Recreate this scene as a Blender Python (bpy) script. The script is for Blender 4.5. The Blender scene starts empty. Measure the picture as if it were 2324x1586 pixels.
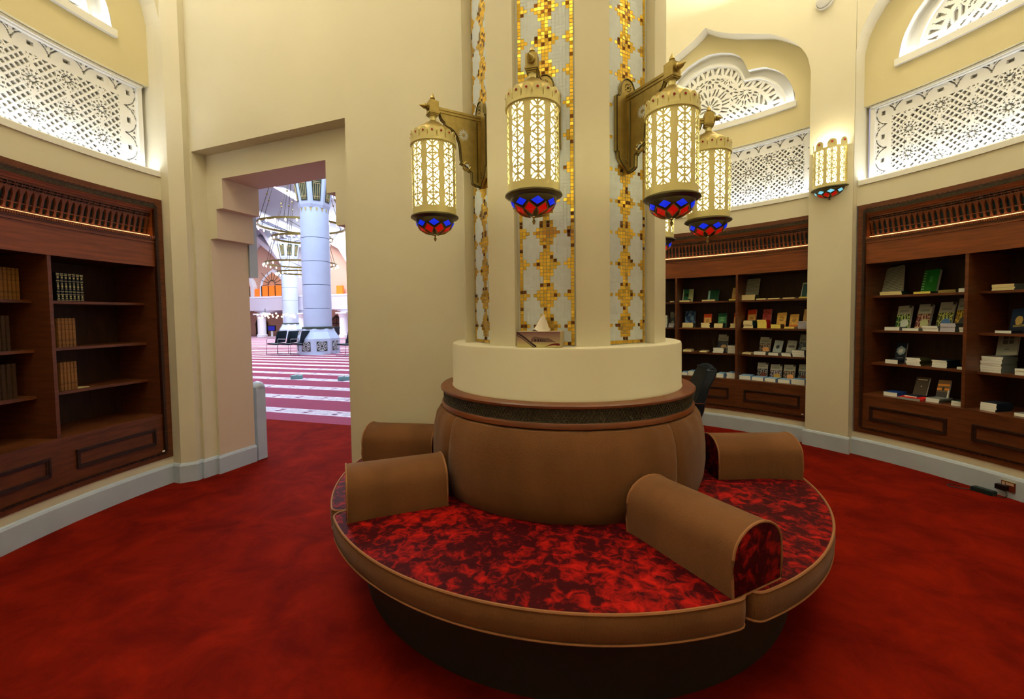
import bpy, bmesh, math, random
from math import sin, cos, pi, radians as rad, sqrt, atan2
from mathutils import Vector, Matrix
random.seed(7)
SC = bpy.context.scene
COL = SC.collection
# ------------------------------------------------------------------ camera
cam_d = bpy.data.cameras.new('camera'); cam = bpy.data.objects.new('camera', cam_d); COL.objects.link(cam)
cam_d.sensor_width = 36; cam_d.sensor_fit = 'HORIZONTAL'
cam_d.lens = 985.7 * 36 / 2324
cam_d.shift_x = (1162 - 1152.6) / 2324
cam_d.shift_y = (758.3 - 793) / 2324
cam_d.clip_start = .05; cam_d.clip_end = 200
cam.location = (0, -2.711, 1.4)
cam.rotation_euler = (Matrix.Rotation(.127, 3, 'Z') @ Matrix.Rotation(pi / 2 - .0433, 3, 'X') @ Matrix.Rotation(-.013, 3, 'Z')).to_euler()
SC.camera = cam
# ------------------------------------------------------------------ view + world
SC.view_settings.view_transform = 'Standard'; SC.view_settings.look = 'None'
SC.view_settings.gamma = 1; SC.view_settings.use_curve_mapping = False
SC.view_settings.exposure = 0.0
W = bpy.data.worlds.new('world'); SC.world = W; W.use_nodes = True
W.node_tree.nodes['Background'].inputs[0].default_value = (.75, .85, 1, 1)
W.node_tree.nodes['Background'].inputs[1].default_value = .5
# ------------------------------------------------------------------ large lights
def area(name, loc, size, power, color, rot=(0, 0, 0), shape='DISK', spread=pi):
    l = bpy.data.lights.new(name, 'AREA'); l.shape = shape; l.size = size; l.energy = power; l.color = color; l.spread = spread
    o = bpy.data.objects.new(name, l); o.location = loc; o.rotation_euler = rot; COL.objects.link(o); return o
ROOM_C = (1, .972, .875)
for i, (a, r, p) in enumerate(((-160, 2.5, 12), (-115, 2.4, 4), (-60, 2.3, 4), (-15, 2.3, 6), (35, 2.3, 7))):
    area('ceiling_downlight', (r * cos(rad(a)), r * sin(rad(a)), 5.5), .7, p, ROOM_C)
for a in (-165, -110, -55, 0, 45):
    area('added_uplight', (2.7 * cos(rad(a)), 2.7 * sin(rad(a)), 4.95), .8, 53, ROOM_C, (pi, 0, 0))  # added uplights hanging free, only there to bounce light off the ceiling
area('hall_light', (-9, 11, 10.5), 9, 2000, (.72, .85, 1))
area('hall_light', (-17, 22, 10.5), 9, 2900, (.84, .89, 1))
area('hall_light', (-4.5, 4.6, 8), 3, 90, (.66, .74, 1))

# ------------------------------------------------------------------ materials
MATS = {}
def s2l(c):
    return tuple(((v / 255) / 12.92 if v / 255 <= .04045 else ((v / 255 + .055) / 1.055) ** 2.4) for v in c)
def mat(name, col, rough=.6, metal=0, noise=0, nscale=20, bump=0, bscale=80, emit=None, estr=0, spec=.4, col2=None, stretch=None, sheen=0, trans=0):
    if name in MATS: return MATS[name]
    m = bpy.data.materials.new(name); m.use_nodes = True; MATS[name] = m
    nt = m.node_tree; b = nt.nodes['Principled BSDF']
    c = s2l(col) + (1,)
    b.inputs['Base Color'].default_value = c
    b.inputs['Roughness'].default_value = rough; b.inputs['Metallic'].default_value = metal
    b.inputs['Specular IOR Level'].default_value = spec
    if trans: b.inputs['Transmission Weight'].default_value = trans
    if sheen: b.inputs['Sheen Weight'].default_value = sheen; b.inputs['Sheen Roughness'].default_value = .4
    if emit: b.inputs['Emission Color'].default_value = s2l(emit) + (1,); b.inputs['Emission Strength'].default_value = estr
    if noise or col2 or bump:
        tc = nt.nodes.new('ShaderNodeTexCoord'); mp = nt.nodes.new('ShaderNodeMapping')
        nt.links.new(tc.outputs['Object'], mp.inputs[0])
        if stretch: mp.inputs['Scale'].default_value = stretch
        if noise or col2:
            n = nt.nodes.new('ShaderNodeTexNoise'); n.inputs['Scale'].default_value = nscale; n.inputs['Detail'].default_value = 5
            nt.links.new(mp.outputs[0], n.inputs[0])
            r = nt.nodes.new('ShaderNodeValToRGB'); nt.links.new(n.outputs[0], r.inputs[0])
            if col2: a, z = s2l(col2) + (1,), c
            else: a = tuple(v * (1 - noise) for v in c[:3]) + (1,); z = tuple(min(1, v * (1 + noise)) for v in c[:3]) + (1,)
            r.color_ramp.elements[0].position = .36; r.color_ramp.elements[1].position = .64
            r.color_ramp.elements[0].color = a; r.color_ramp.elements[1].color = z
            nt.links.new(r.outputs[0], b.inputs['Base Color'])
        if bump:
            n2 = nt.nodes.new('ShaderNodeTexNoise'); n2.inputs['Scale'].default_value = bscale; n2.inputs['Detail'].default_value = 3
            nt.links.new(mp.outputs[0], n2.inputs[0])
            bp = nt.nodes.new('ShaderNodeBump'); bp.inputs['Strength'].default_value = bump; bp.inputs['Distance'].default_value = .01
            nt.links.new(n2.outputs[0], bp.inputs['Height']); nt.links.new(bp.outputs[0], b.inputs['Normal'])
    return m
cream = mat('cream_plaster', (218, 210, 184), .75, noise=.02, nscale=1.5, bump=.05, bscale=25, spec=.2)
niche_m = mat('ochre_plaster', (216, 203, 158), .75, noise=.02, nscale=1.5, bump=.05, bscale=25, spec=.2)
white_pl = mat('white_plaster', (236, 234, 226), .6, spec=.3)
marble = mat('grey_marble', (184, 198, 214), .35, noise=.05, nscale=3, spec=.5)
reveal_m = mat('cream_reveal', (214, 194, 172), .75)
wood = mat('mahogany', (98, 52, 26), .38, noise=.22, nscale=5, stretch=(1, 1, 9), spec=.4)
wood_h = mat('mahogany_light', (124, 64, 28), .36, noise=.2, nscale=4, stretch=(1, 1, 14), spec=.4)
wood_d = mat('dark_walnut', (46, 26, 16), .45, noise=.25, nscale=30, spec=.4)
wood_in = mat('shelf_wood', (62, 38, 18), .5, noise=.2, nscale=6, stretch=(6, 6, 1), spec=.3)
carved = mat('carved_ebony', (66, 60, 42), .5, noise=.5, nscale=120, bump=.6, bscale=160)
teal_dark = mat('dark_teal_backing', (34, 66, 72), .6)
brass = mat('antique_brass', (168, 148, 88), .38, metal=.85, noise=.1, nscale=30, spec=.5)
brass_l = mat('pale_brass_sheet', (214, 202, 142), .5, metal=.4, spec=.5)
brass_d = mat('dark_brass', (92, 84, 58), .35, metal=.9)
gold = mat('gold_tile', (234, 192, 70), .28, metal=.9, noise=.12, nscale=14)
gold_b = mat('bronze_tile', (120, 74, 24), .25, metal=.9, noise=.3, nscale=30)
pearl = mat('pearl_tile', (214, 222, 228), .35, noise=.04, nscale=30, spec=.5)
grout = mat('grout', (225, 224, 214), .8)
lamp_glow = mat('lamp_diffuser', (255, 250, 220), .5, emit=(255, 251, 212), estr=1.75)
nt = lamp_glow.node_tree; _tc = nt.nodes.new('ShaderNodeTexCoord'); _sp = nt.nodes.new('ShaderNodeSeparateXYZ'); nt.links.new(_tc.outputs['Object'], _sp.inputs[0])
def _m(op, a, b=None):     # brighter where the bulb sits behind the frosted glass
    x = nt.nodes.new('ShaderNodeMath'); x.operation = op
    for i, q in enumerate((a, b)):
        if q is None: continue
        if isinstance(q, (int, float)): x.inputs[i].default_value = q
        else: nt.links.new(q, x.inputs[i])
    return x.outputs[0]
_d = _m('DIVIDE', _m('ADD', _sp.outputs[2], .005), .085); _e = _m('POWER', 2.718, _m('MULTIPLY', _m('MULTIPLY', _d, _d), -1)); nt.links.new(_m('ADD', _m('MULTIPLY', _e, 2.6), 1.25), nt.nodes['Principled BSDF'].inputs['Emission Strength'])
bulb_m = mat('bulb', (255, 255, 240), .5, emit=(255, 255, 245), estr=30)
blue_g = mat('blue_glass', (20, 40, 220), .15, emit=(14, 50, 250), estr=.6)
cyan_g = mat('pale_blue_glass', (120, 210, 245), .15, emit=(120, 205, 240), estr=.8)
red_g = mat('red_glass', (200, 20, 14), .15, emit=(225, 24, 12), estr=.35, noise=0)
red_dot = mat('red_stone', (150, 22, 14), .2)
led = mat('cool_led', (255, 255, 255), .5, emit=(228, 238, 255), estr=24)
led_w = mat('warm_led', (255, 220, 180), .5, emit=(255, 176, 112), estr=3.4)
velvet_b = mat('brown_velvet', (118, 79, 48), .85, noise=.12, nscale=5, stretch=(1, 1, .3), bump=.35, bscale=260, sheen=.12, spec=.1)
piping_m = mat('piping_cord', (150, 100, 62), .8)
base_m = mat('dark_sofa_base', (38, 30, 20), .8)
wood_ring = mat('ring_wood', (112, 58, 26), .35, noise=.15, nscale=3, spec=.45)
black_pl = mat('black_plastic', (14, 16, 18), .4)
navy_f = mat('navy_leather', (8, 26, 42), .45)
chrome = mat('chrome', (200, 204, 208), .15, metal=1)

def velvet_red():
    m = bpy.data.materials.new('crushed_red_velvet'); m.use_nodes = True; nt = m.node_tree; b = nt.nodes['Principled BSDF']
    tc = nt.nodes.new('ShaderNodeTexCoord'); n = nt.nodes.new('ShaderNodeTexNoise'); n.inputs['Scale'].default_value = 21; n.inputs['Detail'].default_value = 8; n.inputs['Roughness'].default_value = .62; n.inputs['Distortion'].default_value = .6
    n0 = nt.nodes.new('ShaderNodeTexNoise'); n0.inputs['Scale'].default_value = 2.2
    mx = nt.nodes.new('ShaderNodeMath'); mx.operation = 'MULTIPLY_ADD'; mx.inputs[1].default_value = .35
    nt.links.new(tc.outputs['Object'], n.inputs[0]); nt.links.new(tc.outputs['Object'], n0.inputs[0])
    nt.links.new(n0.outputs[0], mx.inputs[0]); nt.links.new(n.outputs[0], mx.inputs[2])
    r = nt.nodes.new('ShaderNodeValToRGB'); nt.links.new(mx.outputs[0], r.inputs[0])
    e = r.color_ramp.elements; e[0].position = .64; e[0].color = s2l((60, 3, 8)) + (1,); e[1].position = .93; e[1].color = s2l((196, 24, 12)) + (1,)
    nt.links.new(r.outputs[0], b.inputs['Base Color'])
    b.inputs['Roughness'].default_value = .7; b.inputs['Specular IOR Level'].default_value = .1
    bp = nt.nodes.new('ShaderNodeBump'); bp.inputs['Strength'].default_value = .3; bp.inputs['Distance'].default_value = .01
    nt.links.new(n.outputs[0], bp.inputs['Height']); nt.links.new(bp.outputs[0], b.inputs['Normal'])
    return m
vred = velvet_red()
def carpet(name, a, z, sc, sheen=.0):
    m = bpy.data.materials.new(name); m.use_nodes = True; nt = m.node_tree; b = nt.nodes['Principled BSDF']
    tc = nt.nodes.new('ShaderNodeTexCoord'); n = nt.nodes.new('ShaderNodeTexNoise'); n.inputs['Scale'].default_value = sc; n.inputs['Detail'].default_value = 6; n.inputs['Roughness'].default_value = .65; n.inputs['Distortion'].default_value = .5
    nt.links.new(tc.outputs['Object'], n.inputs[0])
    r = nt.nodes.new('ShaderNodeValToRGB'); nt.links.new(n.outputs[0], r.inputs[0])
    e = r.color_ramp.elements; e[0].position = .34; e[0].color = s2l(a) + (1,); e[1].position = .66; e[1].color = s2l(z) + (1,)
    nt.links.new(r.outputs[0], b.inputs['Base Color']); b.inputs['Roughness'].default_value = .95; b.inputs['Specular IOR Level'].default_value = .05
    b.inputs['Sheen Weight'].default_value = sheen; b.inputs['Sheen Tint'].default_value = (.62, .62, 1, 1); b.inputs['Sheen Roughness'].default_value = .5
    n2 = nt.nodes.new('ShaderNodeTexNoise'); n2.inputs['Scale'].default_value = 350; nt.links.new(tc.outputs['Object'], n2.inputs[0])
    bp = nt.nodes.new('ShaderNodeBump'); bp.inputs['Strength'].default_value = .5; bp.inputs['Distance'].default_value = .006
    nt.links.new(n2.outputs[0], bp.inputs['Height']); nt.links.new(bp.outputs[0], b.inputs['Normal'])
    return m
carpet_r = carpet('red_carpet', (100, 14, 4), (138, 26, 7), 3.4)
carpet_h = carpet('hall_carpet', (150, 44, 60), (162, 52, 68), .8, .35)  # cool hall light on red carpet, put into a rose base and bluish sheen
stripe_m = mat('carpet_stripe', (232, 228, 236), .9, col2=(196, 176, 190), nscale=9)

# ------------------------------------------------------------------ mesh helpers
class MB:
    def __init__(s): s.v = []; s.f = []; s.m = []
    def add(s, vs, fs, mi=0):
        o = len(s.v); s.v += [tuple(v) for v in vs]
        for f in fs: s.f.append(tuple(i + o for i in f)); s.m.append(mi)
    def quad(s, a, b, c, d, mi=0): s.add((a, b, c, d), ((0, 1, 2, 3),), mi)
    def hexa(s, p, mi=0):  # 8 points: bottom 4, top 4
        s.add(p, ((3, 2, 1, 0), (4, 5, 6, 7), (0, 1, 5, 4), (1, 2, 6, 5), (2, 3, 7, 6), (3, 0, 4, 7)), mi)
    def box(s, x0, x1, y0, y1, z0, z1, mi=0, M=None):
        p = [(x0, y0, z0), (x1, y0, z0), (x1, y1, z0), (x0, y1, z0), (x0, y0, z1), (x1, y0, z1), (x1, y1, z1), (x0, y1, z1)]
        if M: p = [M @ Vector(q) for q in p]
        s.hexa(p, mi)
    def sector(s, r0, r1, a0, a1, z0, z1, n=0, mi=0):   # curved box, degrees
        n = n or max(1, int(abs(a1 - a0) / 2.2 + .5))
        vs = []
        for i in range(n + 1):
            a = rad(a0 + (a1 - a0) * i / n); c, q = cos(a), sin(a)
            vs += [(r0 * c, r0 * q, z0), (r1 * c, r1 * q, z0), (r1 * c, r1 * q, z1), (r0 * c, r0 * q, z1)]
        fs = []
        for i in range(n):
            o = 4 * i
            for k in range(4): fs.append((o + k, o + (k + 1) % 4, o + 4 + (k + 1) % 4, o + 4 + k))
        if abs(a1 - a0) < 359.9: fs += [(3, 2, 1, 0), (4 * n, 4 * n + 1, 4 * n + 2, 4 * n + 3)]
        s.add(vs, fs, mi)
    def sweep(s, prof, a0, a1, n=0, mi=0, close=True, caps=True):  # prof [(r,z)] closed profile swept round z
        n = n or max(1, int(abs(a1 - a0) / 2.5 + .5)); k = len(prof); vs = []; fs = []
        for i in range(n + 1):
            a = rad(a0 + (a1 - a0) * i / n)
            vs += [(r * cos(a), r * sin(a), z) for r, z in prof]
        for i in range(n):
            for j in range(k if close else k - 1):
                fs.append((i * k + j, i * k + (j + 1) % k, (i + 1) * k + (j + 1) % k, (i + 1) * k + j))
        if caps and close and abs(a1 - a0) < 359.9: fs += [tuple(range(k))[::-1], tuple(range(n * k, n * k + k))]
        s.add(vs, fs, mi)
    def lathe(s, prof, n=24, M=None, mi=0):
        k = len(prof); vs = []; fs = []
        for i in range(n):
            a = 2 * pi * i / n
            vs += [(r * cos(a), r * sin(a), z) for r, z in prof]
        for i in range(n):
            for j in range(k - 1): fs.append((i * k + j, ((i + 1) % n) * k + j, ((i + 1) % n) * k + j + 1, i * k + j + 1))
        if M: vs = [M @ Vector(v) for v in vs]
        s.add(vs, fs, mi)
    def prism(s, poly, y0, y1, M=None, mi=0):   # poly in xz, extruded along y
        k = len(poly); vs = [(x, y0, z) for x, z in poly] + [(x, y1, z) for x, z in poly]
        if M: vs = [M @ Vector(v) for v in vs]
        fs = [tuple(range(k)), tuple(range(2 * k - 1, k - 1, -1))] + [(i, i + k, (i + 1) % k + k, (i + 1) % k) for i in range(k)]
        s.add(vs, fs, mi)
    def tube(s, pts, r, n=8, mi=0, closed=False):
        P = [Vector(p) for p in pts]; N = len(P); vs = []; fs = []
        for i in range(N):
            t = (P[(i + 1) % N] - P[i - 1]) if closed else (P[min(i + 1, N - 1)] - P[max(i - 1, 0)])
            t.normalize(); u = t.cross(Vector((0, 0, 1)))
            if u.length < .05: u = t.cross(Vector((1, 0, 0)))
            u.normalize(); w = t.cross(u)
            for j in range(n):
                a = 2 * pi * j / n; q = P[i] + (u * cos(a) + w * sin(a)) * r; vs.append(tuple(q))
        for i in range(N if closed else N - 1):
            for j in range(n):
                fs.append((i * n + j, i * n + (j + 1) % n, ((i + 1) % N) * n + (j + 1) % n, ((i + 1) % N) * n + j))
        if not closed: fs += [tuple(range(n))[::-1], tuple(range((N - 1) * n, N * n))]
        s.add(vs, fs, mi)
    def sphere(s, c, r, n=12, m=8, sz=1, mi=0):
        s.lathe([(r * sin(pi * j / m) + 1e-5, -r * sz * cos(pi * j / m)) for j in range(m + 1)], n, Matrix.Translation(c), mi)
    def mesh(s, name, mats, smooth=False):
        me = bpy.data.meshes.new(name); me.from_pydata(s.v, [], s.f); me.validate()
        for m in (mats if isinstance(mats, (list, tuple)) else [mats]): me.materials.append(m)
        if len(me.polygons) == len(s.m): me.polygons.foreach_set('material_index', s.m)
        bm = bmesh.new(); bm.from_mesh(me)
        bmesh.ops.recalc_face_normals(bm, faces=bm.faces); bm.to_mesh(me); bm.free()
        if smooth:
            me.polygons.foreach_set('use_smooth', [True] * len(me.polygons))
            try: me.set_sharp_from_angle(angle=rad(38))
            except Exception: pass
        return me
    def build(s, name, mats, parent=None, smooth=False, rz=0, loc=None):
        return put(name, s.mesh(name, mats, smooth), parent, rz, loc)
def put(name, me, parent=None, rz=0, loc=None):
    o = bpy.data.objects.new(name, me); COL.objects.link(o); o.parent = parent; o.rotation_euler.z = rad(rz)
    if loc: o.location = loc
    return o
def tag(o, label=None, cat=None, group=None, kind=None):
    if label: o['label'] = label
    if cat: o['category'] = cat
    if group: o['group'] = group
    if kind: o['kind'] = kind
    return o
def thing(name, label, cat, loc=(0, 0, 0), rz=0, group=None):
    o = bpy.data.objects.new(name, None); o.empty_display_size = .1; COL.objects.link(o); o.location = loc; o.rotation_euler.z = rad(rz)
    return tag(o, label, cat, group)
def kids(o): return [c for c in bpy.data.objects if c.parent == o]
def copy_tree(o, parent=None):
    c = o.copy(); COL.objects.link(c); c.parent = parent
    for ch in kids(o): copy_tree(ch, c)
    return c
def struct(mb, name, m, smooth=False, rz=0): return tag(mb.build(name, m, None, smooth, rz), kind='structure')
def interp(pts, x):
    for (x0, y0), (x1, y1) in zip(pts, pts[1:]):
        if x <= x1: return y0 + (y1 - y0) * (x - x0) / max(1e-9, x1 - x0)
    return pts[-1][1]
def pol(r, a, z=0): return (r * cos(rad(a)), r * sin(rad(a)), z)

# ================================================================== ROOM SHELL
R0, R1, R2, R3 = 3.34, 3.41, 3.50, 3.60       # pier face, niche face, upper panel face, screen back
ZC = 5.7; SILL = 2.65; SCT = 3.36; WB = 3.66  # ceiling, cove sill, top of lower screen, window base
NICHES = {'left': (188.95, 19.2), 'far': (59.3, 18.4), 'right': (14.95, 19.3)}
ARCH = [(0, 4.79), (2, 4.70), (5, 4.60), (8, 4.52), (11.9, 4.41), (14.0, 4.31), (15.8, 4.21), (17.2, 4.09), (18.0, 3.98), (18.4, 3.85)]
WIN = [(0, 4.545), (2, 4.525), (4.2, 4.47), (5.6, 4.40), (6.5, 4.31), (7.1, 4.20), (8.4, 4.19), (10, 4.165), (11.8, 4.09), (13.2, 4.0), (14.2, 3.89), (14.9, 3.76), (15.0, WB)]
def arch_z(a, H): return interp(ARCH, abs(a) * 18.4 / H)
def win_z(a): return interp(WIN, abs(a))
def P3(r, a, z): return (r * cos(rad(a)), r * sin(rad(a)), z)

mb = MB(); mb.sector(0, 3.45, 80, -194, -.05, 0, 70)
mb = MB()
n = 90
mb.v.append((0, 0, 0)); ring = [pol(3.6, a) for a in [84 - i * (84 + 195) / n for i in range(n + 1)]]
mb.v += ring; mb.v.append((-.9, .2, 0))
for i in range(1, n + 1): mb.f.append((0, i + 1, i)); mb.m.append(0)
# doorway strip of carpet running into the hall
mb.quad((-3.9, .6, -.002), (-1.2, -.1, -.002), (-.9, 2.25, -.002), (-4.1, 2.82, -.002))
struct(mb, 'floor', carpet_r)
mb = MB(); mb.v.append((0, 0, ZC)); mb.v += [pol(3.7, -i * 4, ZC) for i in range(90)]
for i in range(90): mb.f.append((0, 1 + i, 1 + (i + 1) % 90)); mb.m.append(0)
struct(mb, 'ceiling', cream)

def niche_wall(name, c, H):
    m = MB(); N = 76
    A = sorted(set([-H + 2 * H * i / N for i in range(N + 1)] + [-15, 15, -7.1, 7.1, -14.9, 14.9]))
    for a, b in zip(A, A[1:]):
        q = lambda r, z0, z1, zb0=None, zb1=None, mi=0: m.quad(P3(r, a, z0), P3(r, b, z0 if zb0 is None else zb0), P3(r, b, z1 if zb1 is None else zb1), P3(r, a, z1), mi)
        q(R1, 0, .222); q(R1, 2.408, SILL - .05)
        m.quad(P3(R1, a, .222), P3(R1, b, .222), P3(R1 + .06, b, .222), P3(R1 + .06, a, .222))
        m.quad(P3(R1, a, 2.408), P3(R1, b, 2.408), P3(R1 + .06, b, 2.408), P3(R1 + .06, a, 2.408))
        m.quad(P3(R1, a, SILL - .05), P3(R1, b, SILL - .05), P3(R3, b, SILL - .05), P3(R3, a, SILL - .05))
        za, zb = arch_z(a, H), arch_z(b, H)
        m.quad(P3(R0, a, za), P3(R0, b, zb), P3(R0, b, ZC), P3(R0, a, ZC), 0)
        m.quad(P3(R0, a, za), P3(R0, b, zb), P3(R2 + .01, b, zb), P3(R2 + .01, a, za), 0)
        m.quad(P3(R2, a, SCT), P3(R2, b, SCT), P3(R3, b, SCT), P3(R3, a, SCT), 1)
        q(R2, SCT, WB - .001, mi=1)
        if -15.001 <= a and b <= 15.001: q(R2, win_z(a), za, win_z(b), zb, mi=1)
        else: q(R2, WB - .001, za, WB - .001, zb, mi=1)
    for s in (-H, H):
        m.quad(P3(R0, s, 0), P3(R1, s, 0), P3(R1, s, SILL), P3(R0, s, SILL))
        m.quad(P3(R0, s, SILL), P3(R3, s, SILL), P3(R3, s, arch_z(s, H)), P3(R0, s, arch_z(s, H)))
    return struct(m, name, [cream, niche_m], True, c)
for nm, (c, H) in NICHES.items(): niche_wall('wall_' + nm, c, H)
# piers and the plain round wall behind the camera
mb = MB(); mb.sector(R0, R0 + .25, 34.3, 40.9, 0, ZC, 6); struct(mb, 'wall_pier', cream, True)
mb = MB(); mb.sector(R0, R0 + .25, -4.1, -151.9, 0, ZC, 66); struct(mb, 'wall_front', cream, True)
mb = MB(); mb.sector(R0, R0 + .25, 77.7, 82.5, 0, ZC, 4)
struct(mb, 'wall_rear', cream, True)
# door wall : s runs from the pillar out to the left, n points into the hall
ND = Vector((.2385, .971, 0)); DD = Vector((-.971, .2385, 0))
def DW(s, off, z): return tuple(DD * s + ND * off + Vector((0, 0, z)))
def dquad(m, s0, s1, z0, z1, off, mi=0): m.quad(DW(s0, off, z0), DW(s1, off, z0), DW(s1, off, z1), DW(s0, off, z1), mi)
F0, F1, F2 = -.062, .055, .41
mb = MB()
dquad(mb, .35, 1.585, 0, ZC, F0); dquad(mb, 1.585, 3.235, 2.84, ZC, F0); dquad(mb, 3.235, 3.262, 0, ZC, F0)
for s in (1.585, 3.235): mb.quad(DW(s, F0, 0), DW(s, F1, 0), DW(s, F1, 2.84), DW(s, F0, 2.84))
mb.quad(DW(1.585, F0, 2.84), DW(3.235, F0, 2.84), DW(3.235, F1, 2.84), DW(1.585, F1, 2.84))
OP = [(1.712, 3.205, 0, 2.11), (1.797, 3.12, 2.11, 2.365), (1.885, 3.035, 2.365, 2.62)]
for a, b, z0, z1 in OP:
    dquad(mb, 1.585, a, z0, z1, F1); dquad(mb, b, 3.235, z0, z1, F1)
    for s in (a, b): mb.quad(DW(s, F1, z0), DW(s, F2, z0), DW(s, F2, z1), DW(s, F1, z1), 1)
dquad(mb, 1.585, 3.235, 2.62, 2.84, F1)
for (a, b, _, z), (c, d, _, _) in zip(OP, OP[1:]):
    mb.quad(DW(a, F1, z), DW(c, F1, z), DW(c, F2, z), DW(a, F2, z), 1); mb.quad(DW(b, F1, z), DW(d, F1, z), DW(d, F2, z), DW(b, F2, z), 1)
mb.quad(DW(1.885, F1, 2.62), DW(3.035, F1, 2.62), DW(3.035, F2, 2.62), DW(1.885, F2, 2.62), 1)
# hall side of the wall
dquad(mb, .3, 1.712, 0, ZC + 5, F2, 2); dquad(mb, 3.205, 3.75, 0, ZC + 5, F2, 2); dquad(mb, 1.712, 3.205, 2.62, ZC + 5, F2, 2)
for a, b, z0, z1 in OP[1:]: dquad(mb, 1.712, a, z0, z1, F2, 2); dquad(mb, b, 3.205, z0, z1, F2, 2)
# left corner : pilaster face turning into the circular wall
pts = [(-3.36, .605), (-3.265, .585), (-3.180, .655), DW(3.262, F0, 0)[:2]]
for (x0, y0), (x1, y1) in zip(pts, pts[1:]): mb.quad((x0, y0, 0), (x1, y1, 0), (x1, y1, ZC), (x0, y0, ZC))
struct(mb, 'wall_door', [cream, reveal_m, white_pl])
a2 = rad(82.4); D2 = Vector((cos(a2), sin(a2), 0)); N2 = Vector((-sin(a2), cos(a2), 0))
mb = MB(); p, q = D2 * .35 - N2 * -.0, D2 * 3.45
mb.quad((p.x + .06, p.y, 0), (q.x + .06, q.y, 0), (q.x + .06, q.y, ZC), (p.x + .06, p.y, ZC)); struct(mb, 'wall_partition', cream)
# door post of marble on the hall side and the marble facing above it
mb = MB()
M = Matrix(((DD.x, ND.x, 0, 0), (DD.y, ND.y, 0, 0), (0, 0, 1, 0), (0, 0, 0, 1)))
mb.box(3.19, 3.30, .415, .50, 1.80, 2.62, 0, M); tag(mb.build('trim_1', marble), kind='structure')
t = thing('marble_post', 'low grey marble post with rounded cap at left side of doorway', 'post', DW(3.245, .485, 0), 166.2)
mb = MB(); mb.box(-.05, .05, -.05, .05, 0, .72); mb.build('shaft', marble, t)
mb = MB(); mb.lathe([(.001, .78), (.02, .775), (.05, .76), (.066, .735), (.066, .72), (.001, .72)], 16); mb.build('cap', marble, t, True)
# ------------------------------------------------------------------ baseboards
def base_arc(m, R, a0, a1, zt=.165):
    m.sweep([(R, 0), (R - .022, 0), (R - .022, zt - .022), (R - .014, zt - .006), (R, zt)], a0, a1)
mb = MB(); c, H = NICHES['right']; base_arc(mb, R1, c - H, c + H); base_arc(mb, R1, 41.3, 77.9); base_arc(mb, R0, 34.0, 41.2); struct(mb, 'baseboard_right', marble)
mb = MB(); base_arc(mb, R0, -4.4, -151.7); struct(mb, 'baseboard_front', marble)
mb = MB(); base_arc(mb, R1, 170.0, 208.2)
def base_line(m, pts, th=.022, zt=.165):
    # pts run left to right seen from the room; offset towards the room (to the right-hand side of travel)
    n = len(pts); V = [Vector((x, y)) for x, y in pts]; off = []
    for i in range(n):
        ds = []
        if i > 0: ds.append((V[i] - V[i - 1]).normalized())
        if i < n - 1: ds.append((V[i + 1] - V[i]).normalized())
        ns = [Vector((d.y, -d.x)) for d in ds]
        b = sum(ns, Vector((0, 0))); b = b / max(.3, b.length_squared) * len(ns) if len(ns) > 1 else b
        off.append(b)
    for i in range(n - 1):
        for (t0, z0), (t1, z1) in (((th, 0), (th, zt - .022)), ((th, zt - .022), (th * .6, zt - .006)), ((th * .6, zt - .006), (0, zt))):
            a, b = V[i] + off[i] * t0, V[i + 1] + off[i + 1] * t0; c, d = V[i + 1] + off[i + 1] * t1, V[i] + off[i] * t1
            m.quad((a.x, a.y, z0), (b.x, b.y, z0), (c.x, c.y, z1), (d.x, d.y, z1))
base_line(mb, [(-3.36, .605), (-3.265, .585), (-3.180, .655), DW(3.262, F0, 0)[:2], DW(3.235, F0, 0)[:2], DW(3.235, F1, 0)[:2], DW(3.205, F1, 0)[:2], DW(3.205, F2, 0)[:2]])
base_line(mb, [DW(1.712, F2, 0)[:2], DW(1.712, F1, 0)[:2], DW(1.585, F1, 0)[:2], DW(1.585, F0, 0)[:2], DW(1.36, F0, 0)[:2]])
struct(mb, 'baseboard_left', marble)

# ================================================================== PLASTER SCREENS
def bar(m, p, q, w, r0, r1, jit=0):     # strip from p to q in (arc length, z) wrapped on a cylinder
    (x0, z0), (x1, z1) = p, q; L = math.hypot(x1 - x0, z1 - z0)
    if L < 1e-5: return
    nx, nz = -(z1 - z0) / L * w / 2, (x1 - x0) / L * w / 2
    c = [(x0 - nx, z0 - nz), (x1 - nx, z1 - nz), (x1 + nx, z1 + nz), (x0 + nx, z0 + nz)]
    f = lambda r, k: [(r * cos(x / 3.55), r * sin(x / 3.55), z) for x, z in k]
    m.add(f(r0, c) + f(r1, c), ((0, 1, 2, 3), (0, 4, 5, 1), (1, 5, 6, 2), (2, 6, 7, 3), (3, 7, 4, 0)))
def clipseg(p, q, x0, x1, z0, z1):
    t0, t1 = 0., 1.; dx, dz = q[0] - p[0], q[1] - p[1]
    for a, b in ((-dx, p[0] - x0), (dx, x1 - p[0]), (-dz, p[1] - z0), (dz, z1 - p[1])):
        if abs(a) < 1e-9:
            if b < 0: return None
        else:
            t = b / a
            if a < 0: t0 = max(t0, t)
            else: t1 = min(t1, t)
    return None if t0 >= t1 else ((p[0] + dx * t0, p[1] + dz * t0), (p[0] + dx * t1, p[1] + dz * t1))
XW = rad(18.7) * 3.55
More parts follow.
